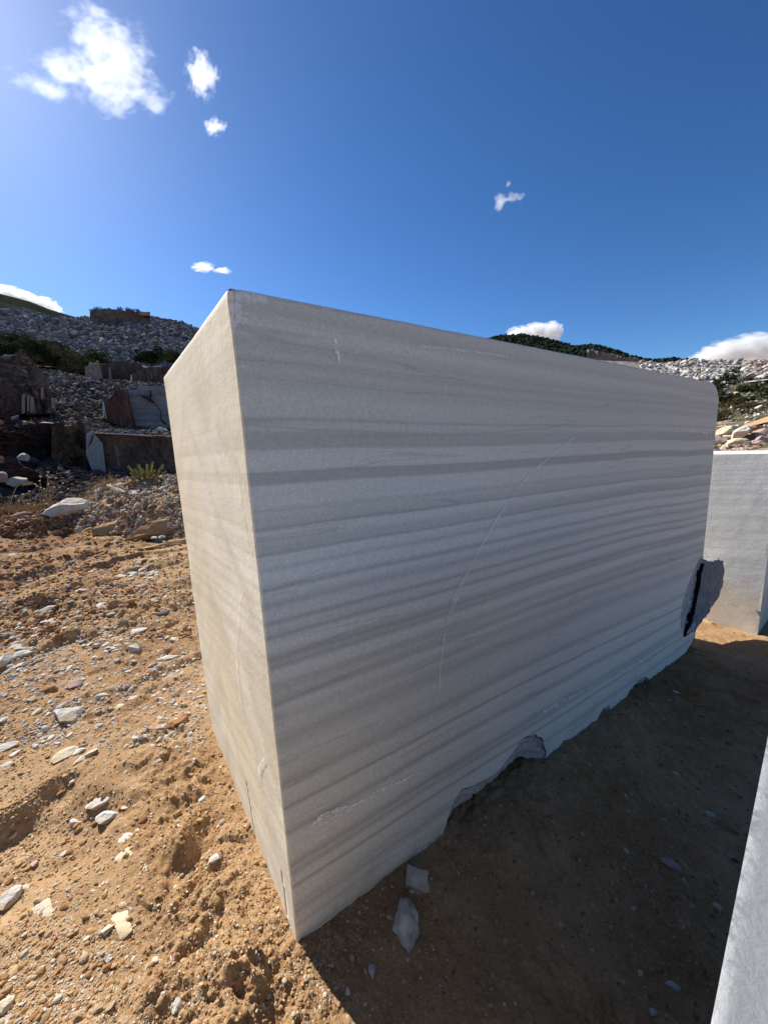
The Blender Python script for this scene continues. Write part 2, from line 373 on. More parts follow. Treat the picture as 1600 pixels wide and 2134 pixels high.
def interp(x, pts): p = np.array(pts); return np.interp(x, p[:, 0], p[:, 1])
BOT = [(-.01, .0), (.06, -.02), (.39, -.06), (.62, -.089), (.641, -.078), (.67, -.02), (.70, -.008), (.76, -.03), (.9, -.04), (1.075, -.057), (1.2, -.061), (1.26, -.10), (1.32, -.13), (1.45, -.153), (1.57, -.184), (1.9, -.206), (2.0, -.175), (2.06, -.2), (2.28, -.267), (2.45, -.27), (2.57, -.262), (2.75, -.31), (3.18, -.349), (3.5, -.33), (3.67, -.28), (3.71, -.25)]
def inpoly(px, py, poly):
    r = np.zeros(px.shape, bool); n = len(poly)
    for i in range(n):
        x1, y1 = poly[i]; x2, y2 = poly[(i + 1) % n]
        c = ((y1 > py) != (y2 > py)) & (px < (x2 - x1) * (py - y1) / (y2 - y1 + 1e-12) + x1); r ^= c
    return r
def polydist(px, py, poly):
    d = np.full(px.shape, 9.); n = len(poly)
    for i in range(n):
        a = np.array(poly[i]); b = np.array(poly[(i + 1) % n]); ab = b - a
        t = np.clip(((px - a[0]) * ab[0] + (py - a[1]) * ab[1]) / (ab @ ab + 1e-12), 0, 1)
        d = np.minimum(d, np.hypot(px - a[0] - t * ab[0], py - a[1] - t * ab[1]))
    return d
CHIPS = [([(.60, -.3), (.615, -.06), (.64, -.02), (.68, .055), (.73, .08), (.82, .05), (.90, .03), (.98, .026), (1.06, .05), (1.14, .086), (1.20, .082), (1.26, .05), (1.33, .0), (1.36, -.1), (1.37, -.3)], .045),
         ([(2.33, -.4), (2.34, -.22), (2.40, -.19), (2.52, -.185), (2.62, -.20), (2.70, -.25), (2.74, -.4)], .05),
         ([(1.93, -.3), (1.93, -.18), (1.99, -.15), (2.07, -.17), (2.1, -.3)], .03),
         ([(3.60, .46), (3.50, .40), (3.36, .28), (3.29, .17), (3.27, .06), (3.30, -.03), (3.36, -.10), (3.42, -.17), (3.75, -.2), (3.75, .46)], .015)]
CRACK = [(3.635, .43), (3.60, .34), (3.585, .22), (3.54, .06), (3.50, -.04), (3.44, -.10), (3.425, -.17)]
def build_block():
    Vs, Fs, ch, fr = [], [], [], []; off = 0
    def add(V, nu, nv, flip, c=None, f=None):
        nonlocal off
        Vs.append(V.reshape(-1, 3)); Fs.append(gridf(nu, nv, off, flip)); n = nu * nv
        ch.append(np.zeros(n) if c is None else c.ravel()); fr.append(np.zeros(n) if f is None else f.ravel()); off += n
    # long face
    s = np.concatenate([np.linspace(0, .01, 3)[:-1], np.linspace(.01, LEN, 640)]); v = np.concatenate([np.linspace(0, .985, 330), [.993, .9975, 1.]])
    top = np.where(s > 3.42, HGT - .115 * np.clip((s - 3.42) / .283, 0, 1) ** 3.2, HGT) + np.interp(s, [0, .02, .06, .12, .25], [-.006, .0, .001, .0, 0])
    bot = interp(s, BOT) + .006 * fbm2(s * 14, s * 0, 3, 3)
    Sg, Vg = np.meshgrid(s, v, indexing='ij')
    Z = bot[:, None] + (top - bot)[:, None] * Vg
    D = .0012 * fbm2(Sg * 6, Z * 6, 3, 9); C = np.zeros_like(D); Fr = np.zeros_like(D)
    for poly, dep in CHIPS:
        wob = .010 * fbm2(Sg * 30, Z * 30, 3, 14)
        ins = inpoly(Sg + wob, Z + wob, poly); dd = polydist(Sg + wob, Z + wob, poly)
        d = dep * (.25 * np.clip(dd / .012, 0, 1) + .75 * np.clip(dd / .13, 0, 1)) * (1 + .45 * fbm2(Sg * 13, Z * 13, 4, 15)) + .010 * fbm2(Sg * 50, Z * 50, 3, 16) * np.clip(dd / .03, 0, 1)
        D = np.where(ins, np.maximum(d, .002), D); C = np.where(ins, 1, C); Fr = np.maximum(Fr, (dd < .006) & ~ins & (Sg < 3))
    cd = np.full(D.shape, 9.)
    for (a, b) in zip(CRACK[:-1], CRACK[1:]): cd = np.minimum(cd, polydist(Sg, Z, [a, b]))
    D = np.where(cd < .016, .12, D)
    # nick at the top near corner
    k = np.clip(1 - np.hypot(Sg / .028, (Z - 1.87) / .085), 0, 1); D = D + k * .010; Fr = np.maximum(Fr, (k > 0) * 1.)
    k2 = (Sg < .14) & (Z > HGT - .004);  Fr = np.maximum(Fr, (Z > HGT - .016) & (Sg > .01) & (Sg < .09))
    edge = (Vg >= 1.) | (Sg <= 0); D = D + np.where(edge, .004 + .002 * fbm2(Sg * 40, Z * 40, 2, 17), 0)
    Zt = Z - 0; X = Sg + 0
    add(np.stack([X, D, Zt], -1), *Sg.shape, False, C, Fr)
    # short end face
    t = np.concatenate([[0., .005], np.linspace(.012, WID, 160)]); v2 = np.concatenate([np.linspace(0, .99, 230), [.996, 1.]])
    bt = np.interp(t, [0, .1, .2, .43, .7, 1.05, 1.19], [.0, .01, .03, .0, -.02, -.04, -.02]) - .03 + .012 * fbm2(t * 9, t * 0, 3, 5)
    tp = HGT + np.interp(t, [0, .03, 1.19], [-.006, .0, .006])
    T, V2 = np.meshgrid(t, v2, indexing='ij'); Z = bt[:, None] + (tp - bt)[:, None] * V2
    D = .0015 * fbm2(T * 5, Z * 5, 3, 22); C = np.zeros_like(D)
    c1 = polydist(T, Z, [(.085, .17), (.075, .02)]); c2 = polydist(T, Z, [(.45, .22), (.40, -.02)])
    D = np.where(c1 < .0035, .02, D); D = np.where(c2 < .004, .02, D)
    k = np.clip(1 - np.hypot(T / .012, (Z - 1.87) / .10), 0, 1); D = D + k * .008
    D = D + np.where((V2 >= 1) | (T <= 0), .003, 0)
    add(np.stack([D, T, Z], -1), *T.shape, True, C, (k > 0) * 1.)
    # top, back, far end, underside
    def plane(o, a, b, na, nb, flip, amp, ax, c0=0):
        i, j = np.meshgrid(np.linspace(0, 1, na), np.linspace(0, 1, nb), indexing='ij')
        V = np.array(o) + i[..., None] * np.array(a) + j[..., None] * np.array(b)
        V[..., ax] += amp * fbm3(V[..., 0] * 8, V[..., 1] * 8, V[..., 2] * 8, 3, 4)
        if ax == 2: V[..., 2] -= .115 * np.clip((V[..., 0] - 3.42) / .283, 0, 1) ** 3.2
        add(V, na, nb, flip, np.full((na, nb), c0))
    plane((.003, .0045, HGT - .0005), (LEN - .003, 0, 0), (0, WID - .0045, .006), 200, 60, False, .001, 2)
    plane((.0, WID, -.35), (LEN, 0, 0), (0, 0, HGT + .35), 120, 60, True, .004, 1)
    plane((LEN, .0, -.33), (0, WID, 0), (0, 0, HGT + .33 - .115), 60, 90, False, .006, 0)
    plane((.02, .07, -.02), (LEN - .05, 0, -.33), (0, WID - .1, 0), 60, 30, True, .01, 1, 1.)
    V = np.concatenate(Vs); Fc = np.concatenate(Fs)
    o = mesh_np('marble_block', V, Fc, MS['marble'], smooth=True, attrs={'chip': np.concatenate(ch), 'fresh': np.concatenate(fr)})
    m = Matrix.Identity(4)
    for i in range(3): m[i][0], m[i][1], m[i][2], m[i][3] = U[i], E_[i], (0, 0, 1)[i], A0[i]
    o.matrix_world = m
    return o
block = build_block()
tag(block, 'huge grey and white banded marble block standing on the sand in the centre', 'marble block')

# chalky scratches and scars on the block: thin scuffs 1 mm proud, parts of the block
def mat_scuff():
    s = NT('chalk_scuff'); n = s.noise(60, 4, .8, s.vmul(s.tc.outputs['Object'], (1, 1, 1)))
    s.b.inputs['Base Color'].default_value = (.95, .93, .90, 1)
    s.L(s.maprange(n.outputs[0], .40, .56, .0, .95), s.b.inputs['Alpha']); return s.m
def mat_faint():
    m = NT('faint_scuff'); n = m.noise(9, 4, .7); m.b.inputs['Base Color'].default_value = (.95, .94, .92, 1)
    m.L(m.maprange(n.outputs[0], .38, .62, .25, .75), m.b.inputs['Alpha']); return m.m
MS['scuff'] = mat_scuff(); MS['faint'] = mat_faint()
def facept(px, py, end=False):
    nn = -U if end else -E_
    d = ray(px, py); O = np.array([0, 0, H]); t = (A0 - O) @ nn / (d @ nn); p = O + d * t - A0
    return np.array([p @ U, p @ E_, p[2]])
def scuff(pts, width, mat='scuff', end=False, seed=0):
    q = np.array([facept(*p, end=end) for p in pts]); n = max(24, len(q) * 8)
    tt = np.linspace(0, len(q) - 1, n); c = np.stack([np.interp(tt, range(len(q)), q[:, i]) for i in range(3)], -1)
    for _ in range(3): c[1:-1] = (c[:-2] + c[1:-1] * 2 + c[2:]) / 4
    d = np.gradient(c, axis=0); d /= np.linalg.norm(d, axis=1)[:, None]
    nv = np.array([-1., 0, 0]) if end else np.array([0, -1., 0]); sd = np.cross(d, nv)
    wd = width * (.35 + .65 * np.sin(np.linspace(0, np.pi, n)) ** .5) * (1 + .5 * vn2(np.linspace(0, 9, n), np.full(n, seed + .5), seed))
    V = np.concatenate([c + sd * wd[:, None] / 2, c - sd * wd[:, None] / 2]) + nv * .0035
    Fq = np.array([[i, i + 1, n + i + 1, n + i] for i in range(n - 1)])
    mesh_np('scratch', V, Fq, MS[mat], parent=block)
scuff([(1203, 905), (1150, 945), (1095, 995), (1040, 1070), (1000, 1140), (968, 1200), (945, 1260), (925, 1320), (916, 1390), (914, 1440)], .011, 'faint', seed=1)
scuff([(968, 1200), (952, 1225), (938, 1265), (924, 1330)], .010, 'faint', seed=2)
scuff([(645, 1725), (680, 1705), (720, 1685), (770, 1658), (820, 1632), (875, 1608)], .016, seed=3)
scuff([(648, 1722), (665, 1708), (700, 1692), (730, 1682)], .035, seed=4)
scuff([(862, 1778), (890, 1762), (925, 1738)], .010, seed=5)
scuff([(1120, 1490), (1170, 1460), (1240, 1427)], .018, seed=6)
scuff([(1175, 1535), (1215, 1510), (1240, 1487)], .016, seed=7)
scuff([(1288, 1402), (1298, 1397)], .03, seed=8); scuff([(1326, 1390), (1332, 1372)], .03, seed=9)
scuff([(1430, 896), (1452, 899), (1470, 903)], .014, seed=10); scuff([(1469, 898), (1471, 915)], .02, seed=11)
scuff([(1479, 862), (1480, 885)], .014, 'faint', seed=12); scuff([(1464, 875), (1466, 890)], .016, 'faint', seed=13)
scuff([(870, 722), (940, 728), (1010, 737), (1060, 745)], .008, 'faint', seed=14)
scuff([(697, 705), (699, 725), (704, 742), (707, 758)], .012, seed=15)
scuff([(1345, 1150), (1330, 1185), (1322, 1215)], .008, 'faint', seed=16)
scuff([(552, 1578), (545, 1590), (540, 1605), (545, 1625)], .012, end=True, seed=17)
scuff([(502, 1230), (497, 1290), (492, 1340), (494, 1390), (503, 1460), (506, 1480)], .006, 'faint', end=True, seed=18)
scuff([(494, 985), (503, 1050), (515, 1130)], .006, 'faint', end=True, seed=19)

# broken slab hanging on at the far lower corner
def prism_rock(name, pts, depth, mat, mtx, front, amp=.012, n=46, smooth=False, dispseed=3):
    p = np.array(pts); x0, x1 = p[:, 0].min(), p[:, 0].max(); z0, z1 = p[:, 1].min(), p[:, 1].max()
    import bmesh
    # outline resampled and filled ring by ring towards its centre
    L = np.concatenate([[0], np.cumsum(np.hypot(*np.diff(np.vstack([p, p[:1]]), axis=0).T))]); q = np.vstack([p, p[:1]])
    t = np.linspace(0, L[-1], n * 3 + 1)[:-1]; ox = np.interp(t, L, q[:, 0]); oz = np.interp(t, L, q[:, 1]); c = np.array([ox.mean(), oz.mean()])
    ox += .006 * vn2(t * 30, t * 0, 4); oz += .006 * vn2(t * 30, t * 0 + 9, 4)
    rings = []
    for y, sc in [(front, .02), (front, .25), (front, .5), (front, .75), (front, .93), (front + .008, 1.), (front + depth * .35, 1.), (front + depth * .7, .97), (front + depth, .88), (front + depth, .4), (front + depth, .02)]:
        X = c[0] + (ox - c[0]) * sc; Z = c[1] + (oz - c[1]) * sc
        Y = y + amp * fbm2(X * 14, Z * 14, 4, dispseed) * 1.4
        rings.append(np.stack([X, Y, Z], -1))
    V = np.concatenate(rings); m = len(t); k = len(rings)
    Fq = [[i * m + j, i * m + (j + 1) % m, (i + 1) * m + (j + 1) % m, (i + 1) * m + j] for i in range(k - 1) for j in range(m)]
    o = mesh_np(name, V, np.array(Fq), mat, smooth=smooth, attrs={'chip': np.ones(len(V)), 'fresh': np.zeros(len(V))})
    o.matrix_world = mtx; return o
MS['broken'] = mat_stone('broken_blue_grey_face', (.20, .205, .215), (.36, .365, .37), 16, .03, (.30, .14, .07), .15)
slab_px = [(1466, 1165), (1480, 1171), (1500, 1167), (1511, 1169), (1512, 1190), (1510, 1212), (1501, 1238), (1490, 1262), (1474, 1285), (1458, 1306), (1446, 1322), (1430, 1325), (1428, 1314), (1438, 1300), (1446, 1262), (1455, 1210), (1460, 1185)]
slab = prism_rock('broken_corner', [(facept(*p)[0], facept(*p)[2]) for p in slab_px], .13, MS['broken'], Matrix.Identity(4), .006, amp=.011)
slab.parent = block; slab['label'] = 'rough dark blue-grey broken corner'
MS['crack_shade'] = mat_stone('painted_crack_shade', (.012, .012, .014), (.02, .02, .022), 9, .01)
def crack_strip(px, wd, seed=0):  # near-black ribbon proud of the face, painting the shade inside the gap
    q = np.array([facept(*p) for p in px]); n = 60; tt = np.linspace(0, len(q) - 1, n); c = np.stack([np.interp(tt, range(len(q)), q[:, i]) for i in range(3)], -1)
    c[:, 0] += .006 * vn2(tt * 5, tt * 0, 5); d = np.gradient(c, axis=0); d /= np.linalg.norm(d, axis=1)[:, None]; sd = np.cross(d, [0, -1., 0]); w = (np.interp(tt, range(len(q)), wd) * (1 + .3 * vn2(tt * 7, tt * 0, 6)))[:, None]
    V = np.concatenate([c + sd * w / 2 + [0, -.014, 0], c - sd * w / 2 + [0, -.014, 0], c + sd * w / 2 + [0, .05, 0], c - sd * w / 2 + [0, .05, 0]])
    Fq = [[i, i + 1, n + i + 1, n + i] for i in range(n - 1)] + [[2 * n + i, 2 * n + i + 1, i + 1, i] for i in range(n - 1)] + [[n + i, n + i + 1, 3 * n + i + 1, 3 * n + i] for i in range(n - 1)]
    o = mesh_np('crack', V, np.array(Fq), MS['crack_shade'], parent=block); o['label'] = 'crack beside the broken corner, its shade painted black'
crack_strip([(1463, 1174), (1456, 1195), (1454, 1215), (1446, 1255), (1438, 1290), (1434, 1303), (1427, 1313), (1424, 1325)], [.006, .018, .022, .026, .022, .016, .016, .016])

def box_block(name, ox, oy, z0, az, L, Wd, z1, mat, label, rough=.004, chipz=.0, seed=1, bev=.006):
    u = np.array([math.sin(az), math.cos(az), 0]); w = np.array([u[1], -u[0], 0])     # u along, w to the right
    Vs, Fs, ch, fr = [], [], [], []; off = 0
    def add(o, a, b, nrm, na, nb, flip, top=False):
        nonlocal off
        i, j = np.meshgrid(np.linspace(0, 1, na), np.linspace(0, 1, nb), indexing='ij')
        V = np.array(o, float) + i[..., None] * np.array(a) + j[..., None] * np.array(b)
        q = V * 7 + seed; d = rough * fbm3(q[..., 0], q[..., 1], q[..., 2], 4, seed) * ((i > 0) & (i < 1) & (j > 0) & (j < 1))
        ed = (i <= 0) | (i >= 1) | (j <= 0) | (j >= 1); d = d * 1.
        V = V + d[..., None] * np.array(nrm, float)
        c = (V[..., 2] < z0 + chipz * (1 + .8 * fbm3(V[..., 0] * 6, V[..., 1] * 6, V[..., 2] * 0, 3, 8))) * 1. if chipz else np.zeros(V.shape[:2])
        Vs.append(V.reshape(-1, 3)); Fs.append(gridf(na, nb, off, flip)); ch.append(c.ravel()); fr.append((ed * (.25 if bev < .002 else .8)).ravel()); off += na * nb
    h = z1 - z0
    add((0, 0, z0), (L, 0, 0), (0, 0, h), (0, -1, 0), 240, 180, False)
    add((0, Wd, z0), (L, 0, 0), (0, 0, h), (0, 1, 0), 60, 60, True)
    add((0, 0, z0), (0, Wd, 0), (0, 0, h), (-1, 0, 0), 160, 180, True)
    add((L, 0, z0), (0, Wd, 0), (0, 0, h), (1, 0, 0), 60, 60, False)
    add((0, 0, z1), (L, 0, 0), (0, Wd, 0), (0, 0, 1), 240, 160, False)
    add((0, 0, z0), (L, 0, 0), (0, Wd, 0), (0, 0, -1), 20, 20, True)
    o = mesh_np(name, np.concatenate(Vs), np.concatenate(Fs), mat, smooth=False, attrs={'chip': np.concatenate(ch), 'fresh': np.concatenate(fr)})
    m = Matrix.Identity(4); e = np.cross([0, 0, 1], u)
    for i in range(3): m[i][0], m[i][1], m[i][2], m[i][3] = u[i], e[i], (0, 0, 1)[i], (ox, oy, 0)[i]
    o.matrix_world = m; return tag(o, label, 'marble block')
# second block: near lower corner at (1575,1325); its sawn face runs back to the left
c2 = G(1577, 1324)
a2 = rad(-36.5); u2 = np.array([math.sin(a2), math.cos(a2)]); e2 = np.array([-u2[1], u2[0]])
# local x along azimuth 51.5 (away to the right), local y along -38.5 (back to the left)
box_block('marble_block', c2[0], c2[1], c2[2] - .05, a2 + math.pi / 2, .85, 2.3, 1.285, MS['marble2'], 'pale scratched marble block standing behind the far end of the big block', .0025, .03, 3)
# third block, right beside the photographer: sawn top 0.3 m under the lens
e1 = np.array([.156, .147]); e3 = np.array([.373, .333]); a3 = math.atan2(e3[0] - e1[0], e3[1] - e1[1]); u3 = np.array([math.sin(a3), math.cos(a3)])
o3 = e1 - u3 * 1.1; w3 = np.array([u3[1], -u3[0]]) * 1.25
p3 = o3 + w3
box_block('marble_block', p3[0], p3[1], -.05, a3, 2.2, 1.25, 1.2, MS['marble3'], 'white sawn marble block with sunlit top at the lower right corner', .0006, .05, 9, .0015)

# ------------------------------------------------------------------ loose stones on the ground
ROCKS = {k: [rockv(4, 100 + k * 10 + i, 11, .07, .45, .85) for i in range(4)] for k in range(3)}
def stone(px, py, w, h, mat, label, group=None, cat='stone', flat=.6, d=None, seed=None, name='stone', sink=.27, rot=None, roll=0, sub=None):
    p = G(px, py + h * .35) if d is None else P(px, py + h * .4, d)
    sc = depth_of(p) / F; el = math.atan2(H - p[2], math.hypot(p[0], p[1]))
    a = w / 2 * sc; k = h / 2 * sc / max(.25, (math.sin(max(el, 0)) + flat * math.cos(el)))
    k = min(k, a * 2.2)
    sd = seed if seed is not None else int(px * 7 + py)
    v, f = rockv(sub or (4 if w > 14 else 3), sd, 12 + sd % 5, .16 if w > 40 else .11, .40, .9)
    v = v * np.array([a, k, k * flat])
    az = math.atan2(p[0], p[1])
    yaw = -az + (rot if rot is not None else 0)
    v2 = v.copy()
    if roll:
        c, s_ = math.cos(roll), math.sin(roll); v2 = np.stack([v[:, 0] * c - v[:, 2] * s_, v[:, 1], v[:, 0] * s_ + v[:, 2] * c], -1)
    v2[:, 2] -= v2[:, 2].min()
    hz = v2[:, 2].max(); c, s_ = math.cos(yaw), math.sin(yaw)
    v3 = np.stack([v2[:, 0] * c - v2[:, 1] * s_, v2[:, 0] * s_ + v2[:, 1] * c, v2[:, 2] - hz * sink], -1)
    zz = min(gz1(p[0] + a * .6 * i_, p[1] + a * .6 * j_, True) for i_, j_ in ((0, 0), (1, 0), (-1, 0), (0, 1), (0, -1))) if d is None else p[2]
    o = mesh_np(name, v3, f, MS[mat], smooth=False); o.location = (p[0], p[1], zz)
    return tag(o, label, cat, group)
ST = [
 (313,1160,56,27,'cream','pale angular flat-topped stone on the sand below the rubble bank near the big block'),
 (157,1180,18,18,'brown','small reddish earth clod left of the white flake patch'),
 (174,1232,24,10,'white','thin white flake on sand left of the grey-white stone'),
 (144,1220,11,7,'white','tiny white chip uphill of the thin white flake'),
 (219,1256,38,20,'white','grey-white rough stone in the middle of the sandy slope'),
 (207,1235,14,8,'cream','small beige pebble just behind the grey-white rough stone'),
 (93,1248,38,17,'grey','rounded grey stone beside a flat beige sliver'),
 (136,1247,38,8,'cream','flat beige sliver of stone lying right of the rounded grey stone'),
 (49,1264,25,10,'white','flat white stone near the left edge above the chip patch'),
 (103,1279,32,15,'white','lumpy white stone at the top end of the grey chip patch'),
 (319,1250,32,16,'grey','grey humped stone close to the block edge'),
 (340,1275,26,15,'dark','dark grey wedge stone close to the block edge'),
 (287,1307,34,20,'white','long white stone lying diagonally above the grey pebbles'),
 (296,1286,18,8,'white','small white stone behind the long diagonal one'),
 (203,1337,21,15,'grey','grey pebble at left end of the pebble cluster'),
 (348,1367,44,15,'white','long white bar-shaped stone near the block'),
 (318,1383,20,13,'pink','pinkish cube-like pebble just below the white bar-shaped stone'),
 (283,1347,26,25,'grey','lilac-grey lump at the lower end of the pebble cluster'),
 (350,1325,16,14,'cream','left one of two touching beige pebbles by the block'),
 (364,1329,16,16,'cream','right one of two touching beige pebbles by the block'),
 (265,1396,17,11,'white','small white stone alone below the pebble cluster'),
 (10,1370,44,34,'white','large white stone cut by the left edge of the photo'),
 (42,1357,48,26,'grey','grey-white angular stone at the bottom of the chip patch'),
 (43,1377,36,13,'white','flat white stone under the angular grey-white one'),
 (148,1474,52,56,'white','largest pale boulder on the sand with a shaded lower side'),
 (78,1446,34,22,'cream','tan slab tilted beside the brown clod left of the largest pale boulder'),
 (105,1430,32,24,'brown','brown earth clod behind the tan slab'),
 (157,1419,26,24,'pink','brown-lilac stone behind the largest pale boulder'),
 (78,1478,20,15,'cream','small cream stone left of the largest pale boulder'),
 (217,1448,24,17,'grey','long grey pebble right of the largest pale boulder'),
 (282,1452,22,14,'white','white oval pebble in the middle of the slope'),
 (253,1470,21,16,'cream','cream pebble below the white oval pebble'),
 (335,1517,25,20,'pink','pinkish grey clod in loose soil near the block'),
 (370,1500,46,30,'brown','broad brown soil clod nearest the block edge'),
 (368,1221,13,14,'cream','small upright cream pebble near the block edge'),
 (4,1498,22,17,'white','white chip on the left edge, middle height'),
 (12,1553,42,22,'white','white stone on the left edge below the chip'),
 (36,1568,24,14,'white','small white stone right beside the white one on the left edge'),
 (14,1592,22,12,'white','lowest white stone on the left edge group'),
 (23,1405,22,18,'grey','grey pebble under the left edge chip patch'),
 (136,1566,46,27,'cream','pale slab leftmost in a row of three stones'),
 (164,1561,25,20,'white','middle stone in a row of three stones'),
 (191,1566,25,18,'cream','rightmost stone in a row of three stones'),
 (170,1579,34,12,'white','thin white piece in front of the row of three stones'),
 (394,1570,15,14,'pink','pink pebble in loose soil by the block base'),
 (328,1588,18,11,'white','oval white pebble above the smooth sand'),
 (409,1589,16,16,'white','pointed white pebble by the block base'),
 (130,1646,20,14,'brown','brown clod left of the grey-cream stone'),
 (208,1651,52,36,'white','grey-cream stone above the jagged white one'),
 (228,1688,46,38,'white','jagged white stone with pointed top'),
 (266,1675,24,12,'cream','thin beige stone right of the jagged white one'),
 (160,1705,27,22,'white','flat white stone sunk in sand left of the jagged one'),
 (422,1662,17,18,'white','white pebble on smooth sand between jagged stone and block'),
 (446,1781,22,22,'white','round white pebble on smooth sand near the churned ridge'),
 (402,1799,15,12,'cream','small tan pebble left of the round white pebble'),
 (303,1806,10,12,'cream','tiny upright pebble in the middle of the smooth sand'),
 (24,1856,42,46,'white','long white slab leaning at the lower left edge'),
 (50,1846,20,22,'white','pale pointed stone touching the leaning slab'),
 (228,1931,26,22,'cream','tan stone beside the sunken flat white piece'),
 (224,1994,18,18,'grey','grey pebble below the sunken flat white piece'),
 (368,2086,27,30,'grey','grey upright stone near the bottom edge'),
 (414,2091,17,16,'dark','dark pebble right of the grey upright stone near the bottom edge'),
 (10,2088,34,38,'cream','beige stone in the lower left corner'),
 (72,1798,14,18,'pink','pink pebble above the pale pointed stone'),
 (866,1853,28,16,'grey','small grey flake between the two large rocks in shadow'),
 (775,2016,14,32,'grey','narrow pale sliver standing in the shaded soil'),
 (724,2061,11,18,'cream','small pebble in the shade near the sunlit edge'),
 (1397,1799,36,20,'pink','lilac-brown flat stone in the shaded soil on the right'),
 (1390,1818,27,16,'brown','brown stone tucked under the lilac-brown flat one'),
 (1407,1611,17,11,'grey','small pale stone in the shaded soil at mid right'),
 (1516,1718,36,26,'brown','flat earthy stone in shade next to the white block at the right'),
 (1479,1693,18,13,'grey','small flat stone left of the flat earthy one in shade'),
 (1409,1441,13,9,'grey','tiny stone on the shaded slope under the far end of the block'),
 (1401,2050,28,18,'grey','grey sliver in the shade near the bottom right block'),
 (1360,2107,14,14,'grey','pebble at the bottom edge in the shade'),
]
for q in ST:
    px, py, w, h, m, lab = q
    stone(px, py, w, h, m, lab, flat=.45 if h < w * .6 else .62, rot=((px * 13) % 7 - 3) * .12)
# the two rocks propping the block
stone(869, 1822, 50, 54, 'grey', 'rounded olive-grey rock touching the lower edge of the big block', flat=.75, seed=52, cat='rock', name='rock', sub=5)
stone(845, 1900, 56, 98, 'mottled', 'tall white and grey rock lying in the shade in front of the block', flat=.6, seed=61, cat='rock', name='rock', sub=5)
# flat pieces pressed into the sand
for px, py, w, h, lab in [(256,1742,38,24,'cracked lilac-white plate pressed into the sand below the jagged stone'),(258,1774,30,20,'yellowish flat fragment just below the cracked plate'),(254,1910,30,54,'large thin cream plate sunk flush in the sand'),(426,1938,16,32,'white flat fragment sunk in sand near the block foot'),(90,1885,30,40,'tan oval plate sunk in the soil at the lower left')]:
    stone(px, py, w, h, 'white' if 'white' in lab else 'cream', lab, flat=.12, sink=.45)
# patches of chips
def chips(cx, cy, rw, rh, n, sz, mats, label, group, seed):
    r = random.Random(seed)
    for i in range(n):
        a = r.uniform(0, 6.28); q = math.sqrt(r.random()); w = r.uniform(*sz)
        stone(cx + rw * q * math.cos(a), cy + rh * q * math.sin(a), w, w * r.uniform(.35, .6), r.choice(mats), label, group, cat='stone chip', flat=.35, seed=seed * 100 + i, name='stone_chip', sink=.1, roll=r.uniform(-.3, .3), sub=2, rot=r.uniform(-1.5, 1.5))
chips(288, 1195, 40, 14, 26, (8, 19), ['white', 'white', 'grey'], 'white flake in the small bright patch below the rubble bank', 'white flakes in the patch below the bank', 1)
chips(52, 1318, 42, 26, 44, (8, 20), ['white', 'grey', 'white', 'grey'], 'pale grey chip in the dense patch at the left edge', 'grey chips in the patch at the left edge', 2)
chips(238, 1330, 36, 30, 30, (7, 15), ['white', 'grey', 'cream'], 'pebble in the loose cluster at the middle of the sandy slope', 'pebbles in the middle cluster', 3)
chips(345, 1430, 40, 110, 18, (7, 13), ['cream', 'grey'], 'small pebble in the strip of soil beside the end of the big block', 'pebbles beside the block end', 4)

# gravel: thousands of grains
def scatter_gravel(name, N, pxr, pyr, smin, smax, palette, label, seed, keep=None, power=2.2):
    r = np.random.default_rng(seed)
    px = r.uniform(*pxr, N); py = pyr[0] + (pyr[1] - pyr[0]) * r.uniform(0, 1, N) ** .8
    rr_ = ray(px, py); t = -H / rr_[:, 2]
    for _ in range(5):
        X = rr_[:, 0] * t; Y = rr_[:, 1] * t; t = (gz(X, Y, False) - H) / rr_[:, 2]
    X = rr_[:, 0] * t; Y = rr_[:, 1] * t
    s_, t_ = cav(X, Y)
    ok = ~((s_ > .0) & (s_ < LEN + .02) & (t_ > -.005) & (t_ < WID)) & (t > 0) & (t < 30)
    cl = fbm2(X * 1.6, Y * 1.6, 3, seed + 50); ok &= (cl + r.uniform(-.5, .5, N) > -.12)
    if keep is not None: ok &= keep(X, Y, s_, t_)
    X, Y, t = X[ok], Y[ok], t[ok]; n = len(X)
    size = (smin + (smax - smin) * r.uniform(0, 1, n) ** power * r.uniform(.2, 1, n) ** 2) * (.35 + .25 * np.hypot(X, Y))
    Z = gz(X, Y, True) + size * .12
    sc = np.stack([size * r.uniform(.7, 1.3, n), size * r.uniform(.6, 1.1, n), size * r.uniform(.35, .7, n)], -1)
    pal = np.array(palette); c = pal[r.integers(0, len(pal), n)] * r.uniform(.75, 1.15, (n, 1))
    var = [rockv(2, 900 + i, 7, 0, .5, .9) if smax > .012 else rockv(1, 900 + i, 4, 0, .6, .9) for i in range(10)]
    o = scatter(name, var, np.stack([X, Y, Z], -1), sc, rand_rot(n, .5), c, MS['gravel'])
    return tag(o, label, kind='stuff')
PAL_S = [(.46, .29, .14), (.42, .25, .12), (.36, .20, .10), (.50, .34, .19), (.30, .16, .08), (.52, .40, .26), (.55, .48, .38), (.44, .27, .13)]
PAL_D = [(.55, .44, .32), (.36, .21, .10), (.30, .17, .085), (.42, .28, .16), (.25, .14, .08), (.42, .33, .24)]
scatter_gravel('gravel', 52000, (-60, 700), (1090, 2180), .0016, .012, PAL_S, 'fine sandy grit covering the sunlit ground', 11)
scatter_gravel('gravel', 7000, (-60, 640), (1085, 2160), .004, .024, PAL_S, 'coarse ochre gravel over the sunlit ground', 12, power=3)
scatter_gravel('gravel', 26000, (620, 1650), (1300, 2180), .0012, .016, PAL_D, 'brown grit on the shaded ground', 13, power=5)
